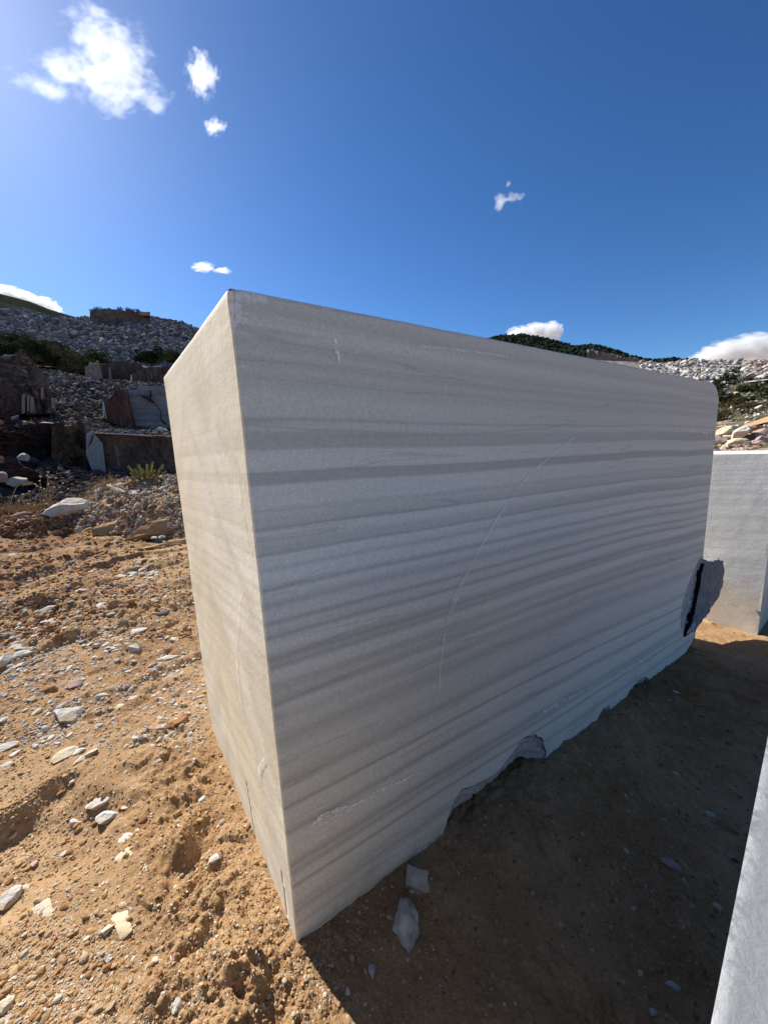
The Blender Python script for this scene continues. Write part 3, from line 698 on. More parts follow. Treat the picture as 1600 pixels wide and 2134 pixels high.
scatter_gravel('gravel', 9000, (-60, 400), (1085, 1330), .006, .030, PAL_S + [(.28, .13, .07)] * 3, 'reddish lumps of loose soil before the rubble bank', 14, power=2)
def near_block(X, Y, s, t): return (np.abs(s + .10) < .17) & (t < 1.6) | ((np.abs(t + .05) < .10) & (s > -.1))
scatter_gravel('gravel', 16000, (380, 1480), (1330, 2060), .003, .014, PAL_S, 'crumbled soil along the foot of the big block', 15, keep=near_block, power=2.5)

scatter_gravel('gravel', 9000, (-60, 430), (1090, 1560), .004, .020, [(.66, .64, .59), (.55, .53, .5), (.6, .54, .44), (.42, .40, .38)], 'crumbs of white marble strewn over the middle of the sandy slope', 16, power=3)
scatter_gravel('gravel', 5000, (-60, 460), (1500, 2160), .002, .010, [(.66, .62, .55), (.58, .50, .38)], 'pale marble crumbs on the sand in the foreground', 17, power=3)

# ------------------------------------------------------------------ backdrop helpers: landscape built at its own distances
def sheetgrid(cols, nu, nv, amp, sc, seed, blocky=0., octs=5):
    px = np.array([c[0] for c in cols], float); k = len(cols[0][1])
    u = np.linspace(px[0], px[-1], nu); v = np.linspace(0, k - 1, nv)
    py = np.array([[q[0] for q in c[1]] for c in cols], float); dd = np.log(np.array([[q[1] for q in c[1]] for c in cols], float))
    def it(A):
        B = np.stack([np.interp(u, px, A[:, j]) for j in range(k)], -1)
        return np.stack([np.interp(v, range(k), B[i]) for i in range(nu)])
    PY, DD = it(py), np.exp(it(dd)); PX = np.repeat(u[:, None], nv, 1)
    V = P(PX, PY, DD)
    if amp:
        q = V / sc
        n = fbm3(q[..., 0], q[..., 1], q[..., 2], octs, seed, .55)
        if blocky:
            w, b = worley2(q[..., 0] * 2.5 + q[..., 2], q[..., 1] * 2.5 + q[..., 2] * 1.7, seed + 3); n = n * (1 - blocky) + blocky * (b * 1.6 - .8) * 1.0
        r_ = V - [0, 0, H]; r_ = r_ / np.linalg.norm(r_, axis=-1, keepdims=True)
        V = V - r_ * (amp * n)[..., None]; V[..., 2] += amp * .5 * fbm3(q[..., 1] + 9, q[..., 0], q[..., 2], octs, seed + 40, .6)
    return V
def sheet(name, cols, nu, nv, amp, sc, seed, mat, smooth=False, **kw):
    V = sheetgrid(cols, nu, nv, amp, sc, seed, **kw)
    o = mesh_np(name, V.reshape(-1, 3), gridf(nu, nv, flip=True), mat, smooth=smooth)
    return o, V
def cols_of(rows, n=60):     # rows: list of ([(px,py)...], [(px,d)...]) from the lowest line to the highest
    x0, x1 = rows[0][0][0][0], rows[0][0][-1][0]; xs = np.linspace(x0, x1, n)
    return [(x, [(float(interp(x, p)), float(interp(x, d) if isinstance(d, list) else d)) for p, d in rows]) for x in xs]
def wall(name, top, bot, d, thick, mat, amp, sc, seed, nu=90, nv=60, blocky=0., parent=None, smooth=False, label=None, cat=None, group=None, edge=0, zs=1.):
    xs = np.linspace(top[0][0], top[-1][0], nu)
    T = interp(xs, top) + edge * fbm2(xs * .25, xs * 0, 3, seed + 8); B = interp(xs, bot); D = interp(xs, d) if isinstance(d, list) else np.full(nu, float(d))
    v = np.linspace(0, 1, nv); PY = B[:, None] + (T - B)[:, None] * v
    V = P(np.repeat(xs[:, None], nv, 1), PY, np.repeat(D[:, None], nv, 1))
    q = V / sc; n = fbm3(q[..., 0], q[..., 1], q[..., 2] * zs, 5, seed, .62)
    if blocky:
        w, b = worley2((q[..., 0] - q[..., 1]) * 1.6, q[..., 2] * 2.6 + .3 * n, seed + 3); n = n * (1 - blocky) + blocky * (1 - 3.2 * np.abs(fbm3(q[..., 0] * 1.3 + 7, q[..., 1] * 1.3, q[..., 2] * .8, 4, seed + 60, .6))) * 1.2
    r_ = V - [0, 0, H]; r_[..., 2] = 0; r_ /= np.linalg.norm(r_, axis=-1, keepdims=True)
    V = V - r_ * (amp * n)[..., None]
    c = V.mean((0, 1)); rc = np.array([c[0], c[1], 0]); rc /= np.linalg.norm(rc)
    # close: front, top and sides run straight back
    back = V[:, -1:, :] + rc * thick * np.linspace(.05, 1, 8)[None, :, None]
    back[..., 2] += amp * .5 * fbm2(back[..., 0] / sc * 2, back[..., 1] / sc * 2, 3, seed + 5)
    low = back[:, -1:, :].copy(); low[..., 2] = V[:, :1, 2]
    A = np.concatenate([V, back, low], 1); nv2 = A.shape[1]
    Fs = [gridf(nu, nv2, flip=True)]
    Vs = [A.reshape(-1, 3)]; off = A.shape[0] * nv2
    for col_, fl in ((A[0], True), (A[-1], False)):
        side = np.stack([col_[:nv] + rc * thick * k for k in np.linspace(0, 1, 6)]); Vs.append(side.reshape(-1, 3)); Fs.append(gridf(6, nv, off, fl)); off += 6 * nv
    o = mesh_np(name, np.concatenate(Vs), np.concatenate(Fs), mat, smooth=smooth, loc=[c[0], c[1], V[..., 2].min()])
    if parent: o.parent = parent; o.matrix_parent_inverse = parent.matrix_world.inverted()
    if label: tag(o, label, cat, group)
    return o
def sample(V, n, r, ub=(0, 1), vb=(0, 1)):
    nu, nv = V.shape[:2]; a = r.uniform(*ub, n) * (nu - 1.001); b = r.uniform(*vb, n) * (nv - 1.001)
    i, j = a.astype(int), b.astype(int); fa, fb = (a - i)[:, None], (b - j)[:, None]
    return V[i, j] * (1 - fa) * (1 - fb) + V[i + 1, j] * fa * (1 - fb) + V[i, j + 1] * (1 - fa) * fb + V[i + 1, j + 1] * fa * fb
def rubble(name, V, n, pmin, pmax, pal, label, seed, ub=(0, 1), vb=(0, 1), power=3, mask=None, sink=.2):
    r = np.random.default_rng(seed); p = sample(V, n, r, ub, vb)
    if mask is not None: p = p[mask(p, r)]
    n = len(p); d = np.hypot(p[:, 0], p[:, 1]); size = (pmin + (pmax - pmin) * r.uniform(0, 1, n) ** power) / 2 * d / F * 1.15
    pal = np.array(pal); c = pal[r.integers(0, len(pal), n)] * r.uniform(.7, 1.2, (n, 1))
    sc = np.stack([size * r.uniform(.8, 1.5, n), size * r.uniform(.6, 1.1, n), size * r.uniform(.4, .9, n)], -1)
    p = p + np.array([0, 0, 1.]) * (size * sink)[:, None]
    var = [rockv(2, 700 + seed + i, 9, .0, .45, .85) for i in range(8)]
    return tag(scatter(name, var, p, sc, rand_rot(n, .9), c, MS['gravel']), label, kind='stuff')

def rubble_on(ob, n, pmin, pmax, pal, label, seed, upmin=-9., power=3):
    me = ob.data; V = np.zeros(len(me.vertices) * 3, np.float32); me.vertices.foreach_get('co', V); V = V.reshape(-1, 3) + np.array(ob.location)
    r = np.random.default_rng(seed); p = V[r.integers(0, int(len(V) * .85), n)] + r.normal(0, .03, (n, 3))
    d = np.hypot(p[:, 0], p[:, 1]); size = (pmin + (pmax - pmin) * r.uniform(0, 1, n) ** power) / 2 * d / F * 1.15
    pal = np.array(pal); c = pal[r.integers(0, len(pal), n)] * r.uniform(.7, 1.2, (n, 1))
    sc = np.stack([size * r.uniform(.8, 1.5, n), size * r.uniform(.6, 1.1, n), size * r.uniform(.4, .9, n)], -1)
    var = [rockv(2, 600 + seed + i, 9, .0, .45, .85) for i in range(6)]
    return tag(scatter('rubble', var, p, sc, rand_rot(n, .9), c, MS['gravel']), label, kind='stuff')
def mat_far(name, cols, scale, bump=.3, streak=None, layer=None, spots=None):
    s = NT(name); o = s.tc.outputs['Object']
    n1 = s.noise(scale, 6, .65); n2 = s.noise(scale * 9, 4, .7)
    c = s.ramp(n1.outputs[0], [(.3 + .4 * i / (len(cols) - 1), q) for i, q in enumerate(cols)])
    if streak:
        n3 = s.noise(scale * streak[1], 5, .7, s.vmul(o, (1, 1, .12)), .4); c = s.mix(s.maprange(n3.outputs[0], .47, .62, 0, .85), c, streak[0])
        n4 = s.noise(scale * streak[1] * 1.7, 4, .7, s.vmul(o, (1, 1, .07)), .3); c = s.mix(s.maprange(n4.outputs[0], .54, .66, 0, .8), c, streak[2])
    if layer:
        n3 = s.noise(layer[1], 5, .6, s.vmul(o, (.06, .06, 1))); c = s.mix(s.maprange(n3.outputs[0], .40, .60, 0, .8), c, layer[0])
    c = s.mix(s.maprange(n2.outputs[0], .35, .6, .45, 0), c, s.mix(1., c, (.4, .4, .4), 'MULTIPLY'))
    if spots: c = s.mix(s.maprange(n2.outputs[0], .62, .70, 0, .8), c, spots)
    b = s.bump(n1.outputs[0], bump, .8); b = s.bump(n2.outputs[0], bump * .3, .8, b)
    return s.done(c, b, .95)
MS['hillgreen'] = mat_far('scrubby_hillside', [(.022, .028, .018), (.034, .040, .027), (.05, .055, .04)], .05, 1.)
MS['scree'] = mat_far('scree', [(0.096, 0.093, 0.093), (0.144, 0.136, 0.136), (0.208, 0.200, 0.200)], .25, .8, spots=(.25, .24, .24))
MS['quarryslope'] = mat_far('quarry_slope', [(0.054, 0.040, 0.032), (0.108, 0.081, 0.063), (0.162, 0.126, 0.099)], .35, .3)
MS['stained'] = mat_far('stained_quarry_face', [(0.053, 0.042, 0.036), (0.105, 0.075, 0.060), (0.165, 0.128, 0.105)], .5, .15, streak=((.17, .105, .055), 3.2, (.30, .27, .23)))
MS['rust'] = mat_far('rusty_rock', [(0.063, 0.039, 0.032), (0.140, 0.077, 0.059), (0.196, 0.119, 0.091)], .5, .15, streak=((.05, .03, .03), 2.2, (.36, .30, .25)))
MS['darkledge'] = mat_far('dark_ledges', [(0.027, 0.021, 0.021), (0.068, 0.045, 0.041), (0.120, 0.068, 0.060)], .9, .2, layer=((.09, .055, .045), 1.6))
MS['pleat'] = mat_far('ochre_streaked_rock', [(0.075, 0.053, 0.038), (0.165, 0.105, 0.068), (0.255, 0.165, 0.105)], .6, .15, streak=((.06, .04, .03), 3., (.22, .16, .10)))
MS['creamrock'] = mat_far('cream_rock_stub', [(.22, .17, .14), (.36, .28, .23), (.45, .36, .30)], .6, .2, streak=((.25, .19, .16), 3., (.5, .42, .36)))
MS['cutgrey'] = mat_far('striped_cut_face', [(.26, .25, .25), (.32, .31, .31), (.36, .35, .35)], .4, .02, layer=((.16, .155, .16), 2.4))
MS['cutpale'] = mat_far('pale_cut_face', [(.24, .25, .25), (.30, .31, .31), (.34, .35, .35)], .9, .03)
MS['mound'] = mat_far('brown_mound', [(0.091, 0.065, 0.052), (0.169, 0.124, 0.098), (0.247, 0.189, 0.150)], .5, .3, spots=(.3, .25, .21))
MS['forest'] = mat_far('forested_ridge', [(.012, .02, .010), (.022, .034, .016), (.04, .05, .028)], .03, 2.)
MS['greycrag'] = mat_far('grey_crag', [(.10, .10, .10), (.20, .19, .19), (.30, .29, .28)], .12, 1.)
MS['palescree'] = mat_far('pale_scree', [(.14, .125, .105), (.24, .22, .19), (.34, .31, .27)], .3, .5, spots=(.5, .47, .42))
MS['scrub'] = mat_far('scrub_slope', [(.06, .05, .03), (.11, .095, .055), (.19, .16, .11)], .35, .3)
MS['track'] = mat_far('orange_track', [(.42, .25, .14), (.50, .31, .18), (.56, .36, .22)], .6, .05)
MS['ledgewhite'] = mat_far('white_ledge', [(.5, .49, .47), (.6, .59, .57), (.66, .65, .63)], 1.2, .03)
MS['bankmat'] = mat_far('rubble_bank', [(.33, .20, .11), (.47, .32, .19), (.58, .44, .29)], 1.6, .05)
def mat_leaf(name, a, b_):
    s = NT(name); n = s.noise(1.4, 3, .6); n2 = s.noise(.33, 2, .5)
    c = s.mix(s.maprange(n.outputs[0], .35, .65), a, b_); oi = s.N('ObjectInfo').outputs['Random']
    c = s.mix(s.maprange(oi, 0, 1, 0, .45), c, s.mix(1., c, (1.5, 1.15, .8), 'MULTIPLY')); return s.done(c, None, .8)
MS['leafdark'] = mat_leaf('dark_scrub_leaves', (.085, .10, .05), (.17, .175, .09))
MS['leafolive'] = mat_leaf('olive_scrub_leaves', (.055, .055, .028), (.12, .10, .06))
MS['leafblack'] = mat_leaf('evergreen_leaves', (.018, .030, .014), (.04, .055, .025))
MS['stalk'] = mat_stone('dry_stalk', (.40, .31, .18), (.28, .2, .11), 20, .001)
MS['bloom'] = mat_stone('dry_flower_head', (.72, .68, .58), (.6, .55, .45), 20, .001)
MS['spurge'] = mat_leaf('spurge_leaves', (.20, .22, .09), (.30, .30, .13))
MS['bark'] = mat_stone('bark', (.09, .065, .045), (.05, .038, .028), 10, .01)

# ---- left: hill with scree
GH = 1.0
hill_rows = [([(-700, 800), (-200, 790), (0, 780), (200, 775), (340, 780), (700, 900)], 105.), ([(-700, 700), (-200, 690), (0, 705), (150, 715), (340, 730), (700, 880)], 135.),
             ([(-700, 640), (-200, 640), (0, 662), (110, 674), (185, 676), (330, 680), (410, 700), (700, 850)], 185.), ([(-700, 560), (-200, 600), (-60, 630), (0, 642), (60, 652), (110, 662), (150, 664), (185, 664), (313, 664), (345, 668), (380, 676), (410, 688), (520, 735), (700, 840)], 220.),
             ([(-700, 600), (-200, 630), (0, 660), (110, 672), (185, 674), (313, 674), (345, 676), (410, 696), (700, 850)], 300.)]
h_, HV = sheet('hill', cols_of(hill_rows, 90), 420, 150, 3.2, 26, 3, MS['scree'], smooth=True)
tag(h_, 'grey scree hillside above the quarry on the left', kind='structure')
far_rows = [([(-900, 560), (-300, 560), (-100, 590), (0, 640), (60, 652), (140, 680), (260, 720)], 260.), ([(-900, 440), (-300, 530), (-100, 575), (0, 611), (60, 628), (110, 647), (185, 668), (260, 690)], 330.), ([(-900, 470), (-300, 560), (0, 640), (260, 720)], 460.)]
fh, FV = sheet('hill', cols_of(far_rows, 60), 260, 70, 2.0, 30, 8, MS['hillgreen'], smooth=True)
tag(fh, 'green scrubby ridge at the upper left under the white cloud', kind='structure')
GREYP = [(0.210, 0.201, 0.201), (0.298, 0.289, 0.289), (0.158, 0.149, 0.149), (0.385, 0.376, 0.367), (0.123, 0.114, 0.114), (0.228, 0.210, 0.201)]
rubble('scree', HV, 26000, 1.6, 7, GREYP, 'grey broken marble blocks covering the hillside', 21, ub=(.46, .86), vb=(.08, .78), power=2.5)
rubble('scree', HV, 260, 6, 17, [(.2, .19, .18), (.3, .29, .28), (.14, .13, .13)], 'larger boulders standing out of the grey scree', 43, ub=(.46, .86), vb=(.1, .7), power=2)
rubble('scree', HV, 600, 2, 7, [(.5, .49, .48), (.62, .61, .6)], 'paler blocks strewn over the grey scree', 22, ub=(.46, .86), vb=(.15, .78), power=2.5)

# shrubs
def bush_mesh(name, n, seed, mat, leaf=.16, tall=.8):
    r = np.random.default_rng(seed); k = 9
    cc = r.normal(0, .42, (k, 3)); cc[:, 2] = np.abs(cc[:, 2]) * tall + .15; cr = r.uniform(.28, .5, k)
    w = r.integers(0, k, n); dv = r.normal(size=(n, 3)); dv /= np.linalg.norm(dv, axis=1)[:, None]
    c = cc[w] + dv * (cr[w] * r.uniform(.55, 1.05, n) ** .6)[:, None]; c[:, 2] = np.abs(c[:, 2])
    a = r.normal(size=(n, 3)); a /= np.linalg.norm(a, axis=1)[:, None]; b = np.cross(a, r.normal(size=(n, 3))); b /= np.linalg.norm(b, axis=1)[:, None]
    ls = leaf * r.uniform(.5, 1.2, n)[:, None]
    V = np.stack([c - a * ls, c + b * ls * .5, c + a * ls, c - b * ls * .5], 1).reshape(-1, 3)
    Fq = np.arange(n * 4).reshape(-1, 4)
    me = mesh_np(name, V, Fq, mat); d = me.data; bpy.data.objects.remove(me); return d
BUSH = {k: [bush_mesh('shrub_crown', 900, 30 + i, MS[m], .10) for i in range(3)] for k, m in (('d', 'leafdark'), ('o', 'leafolive'), ('b', 'leafblack'))}
def shrub(p, size, kind, label, group=None, name='shrub', cat='shrub', i=0, squash=1.):
    o = bpy.data.objects.new(name, BUSH[kind][i % 3]); COL.objects.link(o); o.location = p; o.scale = (size, size, size * squash)
    o.rotation_euler = (0, 0, random.uniform(0, 6.28)); return tag(o, label, cat, group)
r0 = np.random.default_rng(77)
def band(n, pxr, fpy, dr, sz, kinds, label, group):
    for i in range(n):
        px = r0.uniform(*pxr); py = fpy(px) + r0.uniform(-1, 1) * dr[2]; d = r0.uniform(dr[0], dr[1]); p = P(px, py, d)
        shrub(p, r0.uniform(*sz) * d / F / 2, kinds[i % len(kinds)], label, group, i=i, squash=r0.uniform(.7, 1.))
band(70, (-70, 205), lambda x: np.interp(x, [-70, 0, 100, 160, 205], [735, 738, 752, 765, 772]), (96, 104, 14), (26, 44), 'dbd', 'dark green shrub in the thicket between the scree and the brown mound at left', 'shrubs in the left thicket')
band(34, (-70, 140), lambda x: np.interp(x, [-70, 60, 140], [712, 722, 752]), (104, 108, 8), (22, 36), 'od', 'olive green shrub along the upper edge of the left thicket', 'shrubs on the upper edge of the left thicket')
band(22, (290, 420), lambda x: 752, (97, 102, 9), (24, 36), 'db', 'dark green shrub above the dark quarry bench beside the big block', 'shrubs above the quarry bench')

# quarry slope behind the pit
qs_rows = [([(-700, 945), (0, 935), (120, 930), (200, 932), (350, 935), (700, 950)], 28.), ([(-700, 905), (0, 895), (120, 890), (200, 902), (350, 906), (700, 930)], 30.), ([(-700, 880), (0, 880), (150, 878), (260, 895), (350, 897), (700, 920)], 44.),
           ([(-700, 800), (0, 835), (110, 800), (200, 800), (260, 805), (350, 806), (700, 850)], 66.), ([(-700, 780), (0, 760), (110, 770), (200, 792), (350, 800), (700, 840)], 92.), ([(-700, 770), (0, 755), (200, 770), (350, 770), (700, 840)], 115.)]
q_, QV = sheet('quarry_slope', cols_of(qs_rows, 80), 330, 160, .7, 5, 12, MS['quarryslope'])
tag(q_, 'dark brown rubble slope of the quarry', kind='structure')
rubble('rubble', QV, 15000, 1.8, 7, [(0.095, 0.080, 0.070), (0.152, 0.125, 0.110), (0.209, 0.177, 0.156), (0.076, 0.057, 0.048), (0.342, 0.304, 0.275), (0.123, 0.095, 0.076)], 'mixed grey and brown quarry rubble on the slope', 23, ub=(.45, .78), vb=(.2, .78), power=2.4)

# walls and outcrops of the quarry, far to near
wall('rock_outcrop', [(188, 650), (194, 646), (230, 645), (262, 648), (290, 648), (296, 649), (313, 650)], [(188, 690), (313, 690)], 190., 12, MS['mound'], 1.2, 6, 61, 70, 20, .3, label='flat-topped rock outcrop on the skyline of the scree hill', cat='rock outcrop')
wall('rock_outcrop', [(291, 651), (300, 650), (313, 650)], [(291, 657), (313, 658)], 187., 3, MS['creamrock'], .3, 3, 62, 20, 12, label='small pale cut face at the right end of the skyline outcrop', cat='rock')
for i in range(14): shrub(P(189 + i * 7.6, 647.5 + 1.5 * (i % 2), 191.), .55 + .35 * (i % 3), 'b', 'small dark shrub on top of the skyline outcrop', 'shrubs on the skyline outcrop', i=i)
wall('rock_stub', [(178, 764), (182, 764), (186, 760), (190, 754), (194, 758), (201, 758), (204, 752), (207, 756), (210, 768), (214, 786)], [(178, 794), (214, 796)], 88., 4, MS['creamrock'], .8, 2.4, 63, 60, 50, .3, label='cream upright rock stub left between dark quarry benches', cat='rock')
wall('quarry_wall', [(208, 759), (240, 756), (286, 758), (300, 766)], [(208, 797), (300, 800)], 93., 5, MS['stained'], .5, 3, 64, 70, 40, .2, label='dark cut quarry wall right of the cream rock stub', cat='quarry wall')
wall('quarry_wall', [(272, 782), (282, 775), (296, 768), (312, 764), (340, 765), (420, 768)], [(272, 800), (420, 806)], 88., 6, MS['stained'], .5, 3, 65, 70, 40, .2, label='dark cut quarry wall with sloping top beside the big block', cat='quarry wall')
wall('rock_edge', [(227, 765), (231, 766)], [(229, 795), (234, 796)], 91., .4, MS['creamrock'], .1, 2, 66, 6, 20, label='thin pale vertical rock edge on the dark quarry wall', cat='rock edge')
wall('rock_edge', [(272.5, 782), (275, 781)], [(273.5, 799), (276.5, 800)], 86., .4, MS['ledgewhite'], .05, 2, 67, 6, 20, label='short white vertical rock edge where the sloping wall begins', cat='rock edge')
wall('rock_mound', [(-320, 735), (-100, 738), (0, 744), (20, 742), (42, 743), (60, 748), (74, 757), (86, 772), (98, 790), (104, 806)], [(-320, 850), (104, 850)], 47., 6, MS['mound'], 1.6, 4, 68, 150, 80, .25, label='brown rubble-covered rock mound at the left edge', cat='rock mound')
rubble_on(COL.objects['rock_mound'], 2600, 2.5, 8, [(.22, .17, .14), (.15, .11, .09), (.30, .25, .22), (.12, .09, .07)], 'brown stones covering the rock mound at left', 41)
wall('rock_ledge', [(-320, 800), (-60, 800), (0, 802), (28, 812), (50, 806), (72, 803), (92, 806), (104, 814), (113, 826)], [(-320, 872), (0, 872), (30, 866), (115, 862)], 43., 4, MS['rust'], 1.3, 2.6, 69, 150, 80, .35, label='broken rock ledge with pale and rusty upright faces at left', cat='rock ledge')
for x0, x1, y0, y1, k in ((46, 53, 822, 862, 0), (57, 62, 825, 858, 1), (64, 71, 826, 860, 2), (86, 91, 806, 832, 3), (108, 114, 828, 852, 4)):
    wall('rock_slab', [(x0, y0), (x1, y0 + 2)], [(x0 + 2, y1), (x1 + 1, y1 - 3)], 41.6, .8, MS['creamrock'], .15, 1, 80 + k, 10, 30, .2, label='%s pale upright slab in the broken rock ledge at left' % ['leftmost', 'second', 'third', 'upper short', 'rightmost'][k], cat='rock slab')
wall('quarry_wall', [(265, 812), (287, 811), (288.5, 804), (320, 804), (420, 806)], [(265, 812.5), (272, 845), (284, 889), (330, 893), (420, 894)], 45., 4, MS['cutgrey'], .03, 3, 71, 120, 70, label='smooth grey striped cut marble wall beside the big block', cat='quarry wall')
for pts, k in (([(294, 824), (300, 824), (308, 829), (313, 833), (318, 838)], 0), ([(309, 814), (311, 822), (312, 830)], 1), ([(318, 838), (326, 845), (334, 856), (336, 868), (337, 878), (343, 884)], 2)):
    for (xa, ya), (xb, yb) in zip(pts[:-1], pts[1:]):
        pass
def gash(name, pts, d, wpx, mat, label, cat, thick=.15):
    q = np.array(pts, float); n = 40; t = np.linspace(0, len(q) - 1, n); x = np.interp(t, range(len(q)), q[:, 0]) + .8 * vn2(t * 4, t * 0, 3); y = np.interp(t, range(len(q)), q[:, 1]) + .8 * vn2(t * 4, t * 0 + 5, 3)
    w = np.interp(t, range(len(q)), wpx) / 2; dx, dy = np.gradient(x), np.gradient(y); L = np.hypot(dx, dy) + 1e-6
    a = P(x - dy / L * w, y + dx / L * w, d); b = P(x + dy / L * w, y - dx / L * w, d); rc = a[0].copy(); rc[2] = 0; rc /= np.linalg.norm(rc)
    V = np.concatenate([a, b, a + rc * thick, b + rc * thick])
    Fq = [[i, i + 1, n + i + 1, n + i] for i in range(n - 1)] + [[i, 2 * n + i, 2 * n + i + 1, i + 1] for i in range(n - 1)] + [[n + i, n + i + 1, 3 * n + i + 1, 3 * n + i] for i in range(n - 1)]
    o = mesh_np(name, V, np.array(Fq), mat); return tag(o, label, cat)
MS['black'] = mat_stone('painted_hollow_shade', (.035, .028, .024), (.07, .05, .04), 3, .05)  # dark strips in front of the rock paint the shade of hollows and cracks
gash('rock_scar', [(294, 824), (300, 826), (308, 829), (314, 834), (322, 839)], 44.6, [2, 5, 6, 7, 3], MS['black'], 'ragged hollow in the smooth striped wall, its shade painted dark', 'rock scar')
gash('rock_scar', [(314, 813), (315, 822), (313, 831)], 44.55, [2, 5, 4], MS['black'], 'short notch above the ragged hollow, its shade painted dark', 'rock scar')
gash('rock_crack', [(322, 839), (330, 848), (336, 858), (335, 868), (338, 877), (346, 884)], 44.6, [1, 1.2, 1.5, 2, 3, 4], MS['black'], 'thin crack running down the striped wall, its shade painted dark', 'rock crack')
wall('rock_wedge', [(214, 842), (222, 836), (230, 830), (240, 818), (250, 812), (266, 811.5), (273, 845), (284, 886)], [(214, 872), (240, 884), (260, 890), (284, 892)], 44.2, 3.5, MS['rust'], .6, 2, 72, 90, 60, .4, label='rusty brown broken rock wedge left of the striped wall', cat='rock wedge', edge=1.5)
wall('rock_edge', [(214.5, 838), (217, 838)], [(214.5, 871), (217, 872)], 43.4, .3, MS['ledgewhite'], .02, 1, 73, 5, 20, label='white vertical drill-cut edge left of the rusty wedge', cat='rock edge')
def farstone(px, py, w, h, d, mat, label, cat='stone', group=None, flat=.7, **kw): return stone(px, py, w, h, mat, label, group, cat, flat=flat, d=d, **kw)
farstone(336, 897, 27, 20, 39., 'grey', 'pale grey boulder on the bench in front of the striped wall', 'boulder', flat=.8)
farstone(33, 873, 14, 22, 31., 'white', 'white pointed boulder on the dark ledge at far left', 'boulder', flat=1.)
farstone(52, 880, 14, 9, 31., 'grey', 'small grey boulder right of the white pointed one', 'boulder')
farstone(100, 881, 22, 5, 30.5, 'white', 'thin pale slab on the rim of the dark ledges', 'rock slab', flat=.3)
# near bench with stained face
wall('quarry_wall', [(196, 904), (240, 906), (300, 908), (360, 910), (440, 913)], [(196, 1012), (440, 1014)], 26., 5, MS['stained'], .45, 1.6, 74, 190, 110, .25, label='dark stained quarry bench wall with ochre streaks behind the plant', cat='quarry wall', edge=1.5)
wall('rock_slab', [(180, 903), (186, 901), (195, 902), (205, 913), (214, 923), (218, 955), (223, 1003)], [(180, 948), (190, 975), (204, 1004), (223, 1008)], 25.2, 1., MS['cutpale'], .05, 1.2, 75, 60, 70, label='pale grey wedge-shaped cut face in the dark bench', cat='rock')
gash('rock_crack', [(196, 905), (192, 915), (188, 925), (184, 932)], 25.05, [2, 3.5, 2.5, 1], MS['black'], 'split in the top of the pale wedge, its shade painted dark', 'rock crack', .05)
wall('ledge_slab', [(196, 901.5), (230, 902.5), (270, 904), (300, 905.5), (317, 908.5)], [(196, 903), (250, 905.5), (317, 909.5)], 25.6, 1.6, MS['ledgewhite'], .02, 1, 76, 50, 6, label='thin sunlit white slab edge along the top of the dark bench', cat='rock slab')
wall('rock_outcrop', [(108, 882), (125, 880), (142, 884), (156, 890), (170, 898), (183, 903), (186, 930)], [(108, 1010), (186, 1012)], 27., 3, MS['pleat'], 1.6, 1.6, 77, 90, 90, .3, label='ochre pleated rock face left of the pale wedge', cat='rock face', edge=2)
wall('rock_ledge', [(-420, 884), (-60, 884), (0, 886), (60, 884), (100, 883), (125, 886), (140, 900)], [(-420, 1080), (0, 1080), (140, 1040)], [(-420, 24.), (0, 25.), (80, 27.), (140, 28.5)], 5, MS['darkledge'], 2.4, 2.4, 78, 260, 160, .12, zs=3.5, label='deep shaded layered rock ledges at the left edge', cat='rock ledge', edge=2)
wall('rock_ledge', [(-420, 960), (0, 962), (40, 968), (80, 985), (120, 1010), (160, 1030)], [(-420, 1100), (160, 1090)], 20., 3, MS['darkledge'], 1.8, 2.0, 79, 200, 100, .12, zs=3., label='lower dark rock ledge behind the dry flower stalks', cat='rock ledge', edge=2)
farstone(38, 1000, 34, 22, 18.6, 'grey', 'shaded grey boulder below the dark ledges', 'boulder')
farstone(4, 990, 22, 24, 18.8, 'pink', 'shaded lilac boulder at the left edge below the dark ledges', 'boulder')
farstone(50, 950, 22, 18, 23., 'grey', 'pale triangular rock fragment in the dark ledges', 'boulder')
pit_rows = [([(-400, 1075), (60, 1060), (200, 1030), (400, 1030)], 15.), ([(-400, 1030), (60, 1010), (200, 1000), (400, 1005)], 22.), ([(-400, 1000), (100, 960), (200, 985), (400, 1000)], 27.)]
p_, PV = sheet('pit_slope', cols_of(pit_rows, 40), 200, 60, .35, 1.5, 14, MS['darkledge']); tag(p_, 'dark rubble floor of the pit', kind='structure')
rubble('rubble', PV, 1500, 4, 16, [(.06, .045, .04), (.10, .08, .07), (.15, .12, .11)], 'dark stones on the pit floor', 24, ub=(.35, .9), power=2.5)

# ---- rubble bank in the middle distance, left
bk_top = [(-300, 1062), (0, 1064), (60, 1058), (110, 1052), (180, 1040), (196, 1018), (230, 1002), (300, 998), (360, 992), (460, 990)]
bk_bot = [(-300, 1128), (0, 1120), (110, 1114), (180, 1108), (260, 1118), (380, 1122), (460, 1125)]
def gd(px, py): g_ = G(px, py); return math.hypot(g_[0], g_[1])
bd = [(x, gd(x, y)) for x, y in bk_bot]
bk_rows = [([(x, y + 45) for x, y in bk_bot], [(x, d - .35) for x, d in bd]), (bk_bot, [(x, d) for x, d in bd]), ([(x, y * .45 + z * .55) for (x, y), z in zip(bk_bot, [interp(x, bk_top) for x, _ in bk_bot])], [(x, d + .7) for x, d in bd]),
           (bk_top, [(x, float(interp(x, bd)) + 2.4) for x, _ in bk_top]), ([(x, y + 22) for x, y in bk_top], [(x, float(interp(x, bd)) + 5.5) for x, _ in bk_top])]
b_, BV = sheet('rubble_bank', cols_of(bk_rows, 60), 420, 150, .26, .38, 15, MS['bankmat'], blocky=.2)
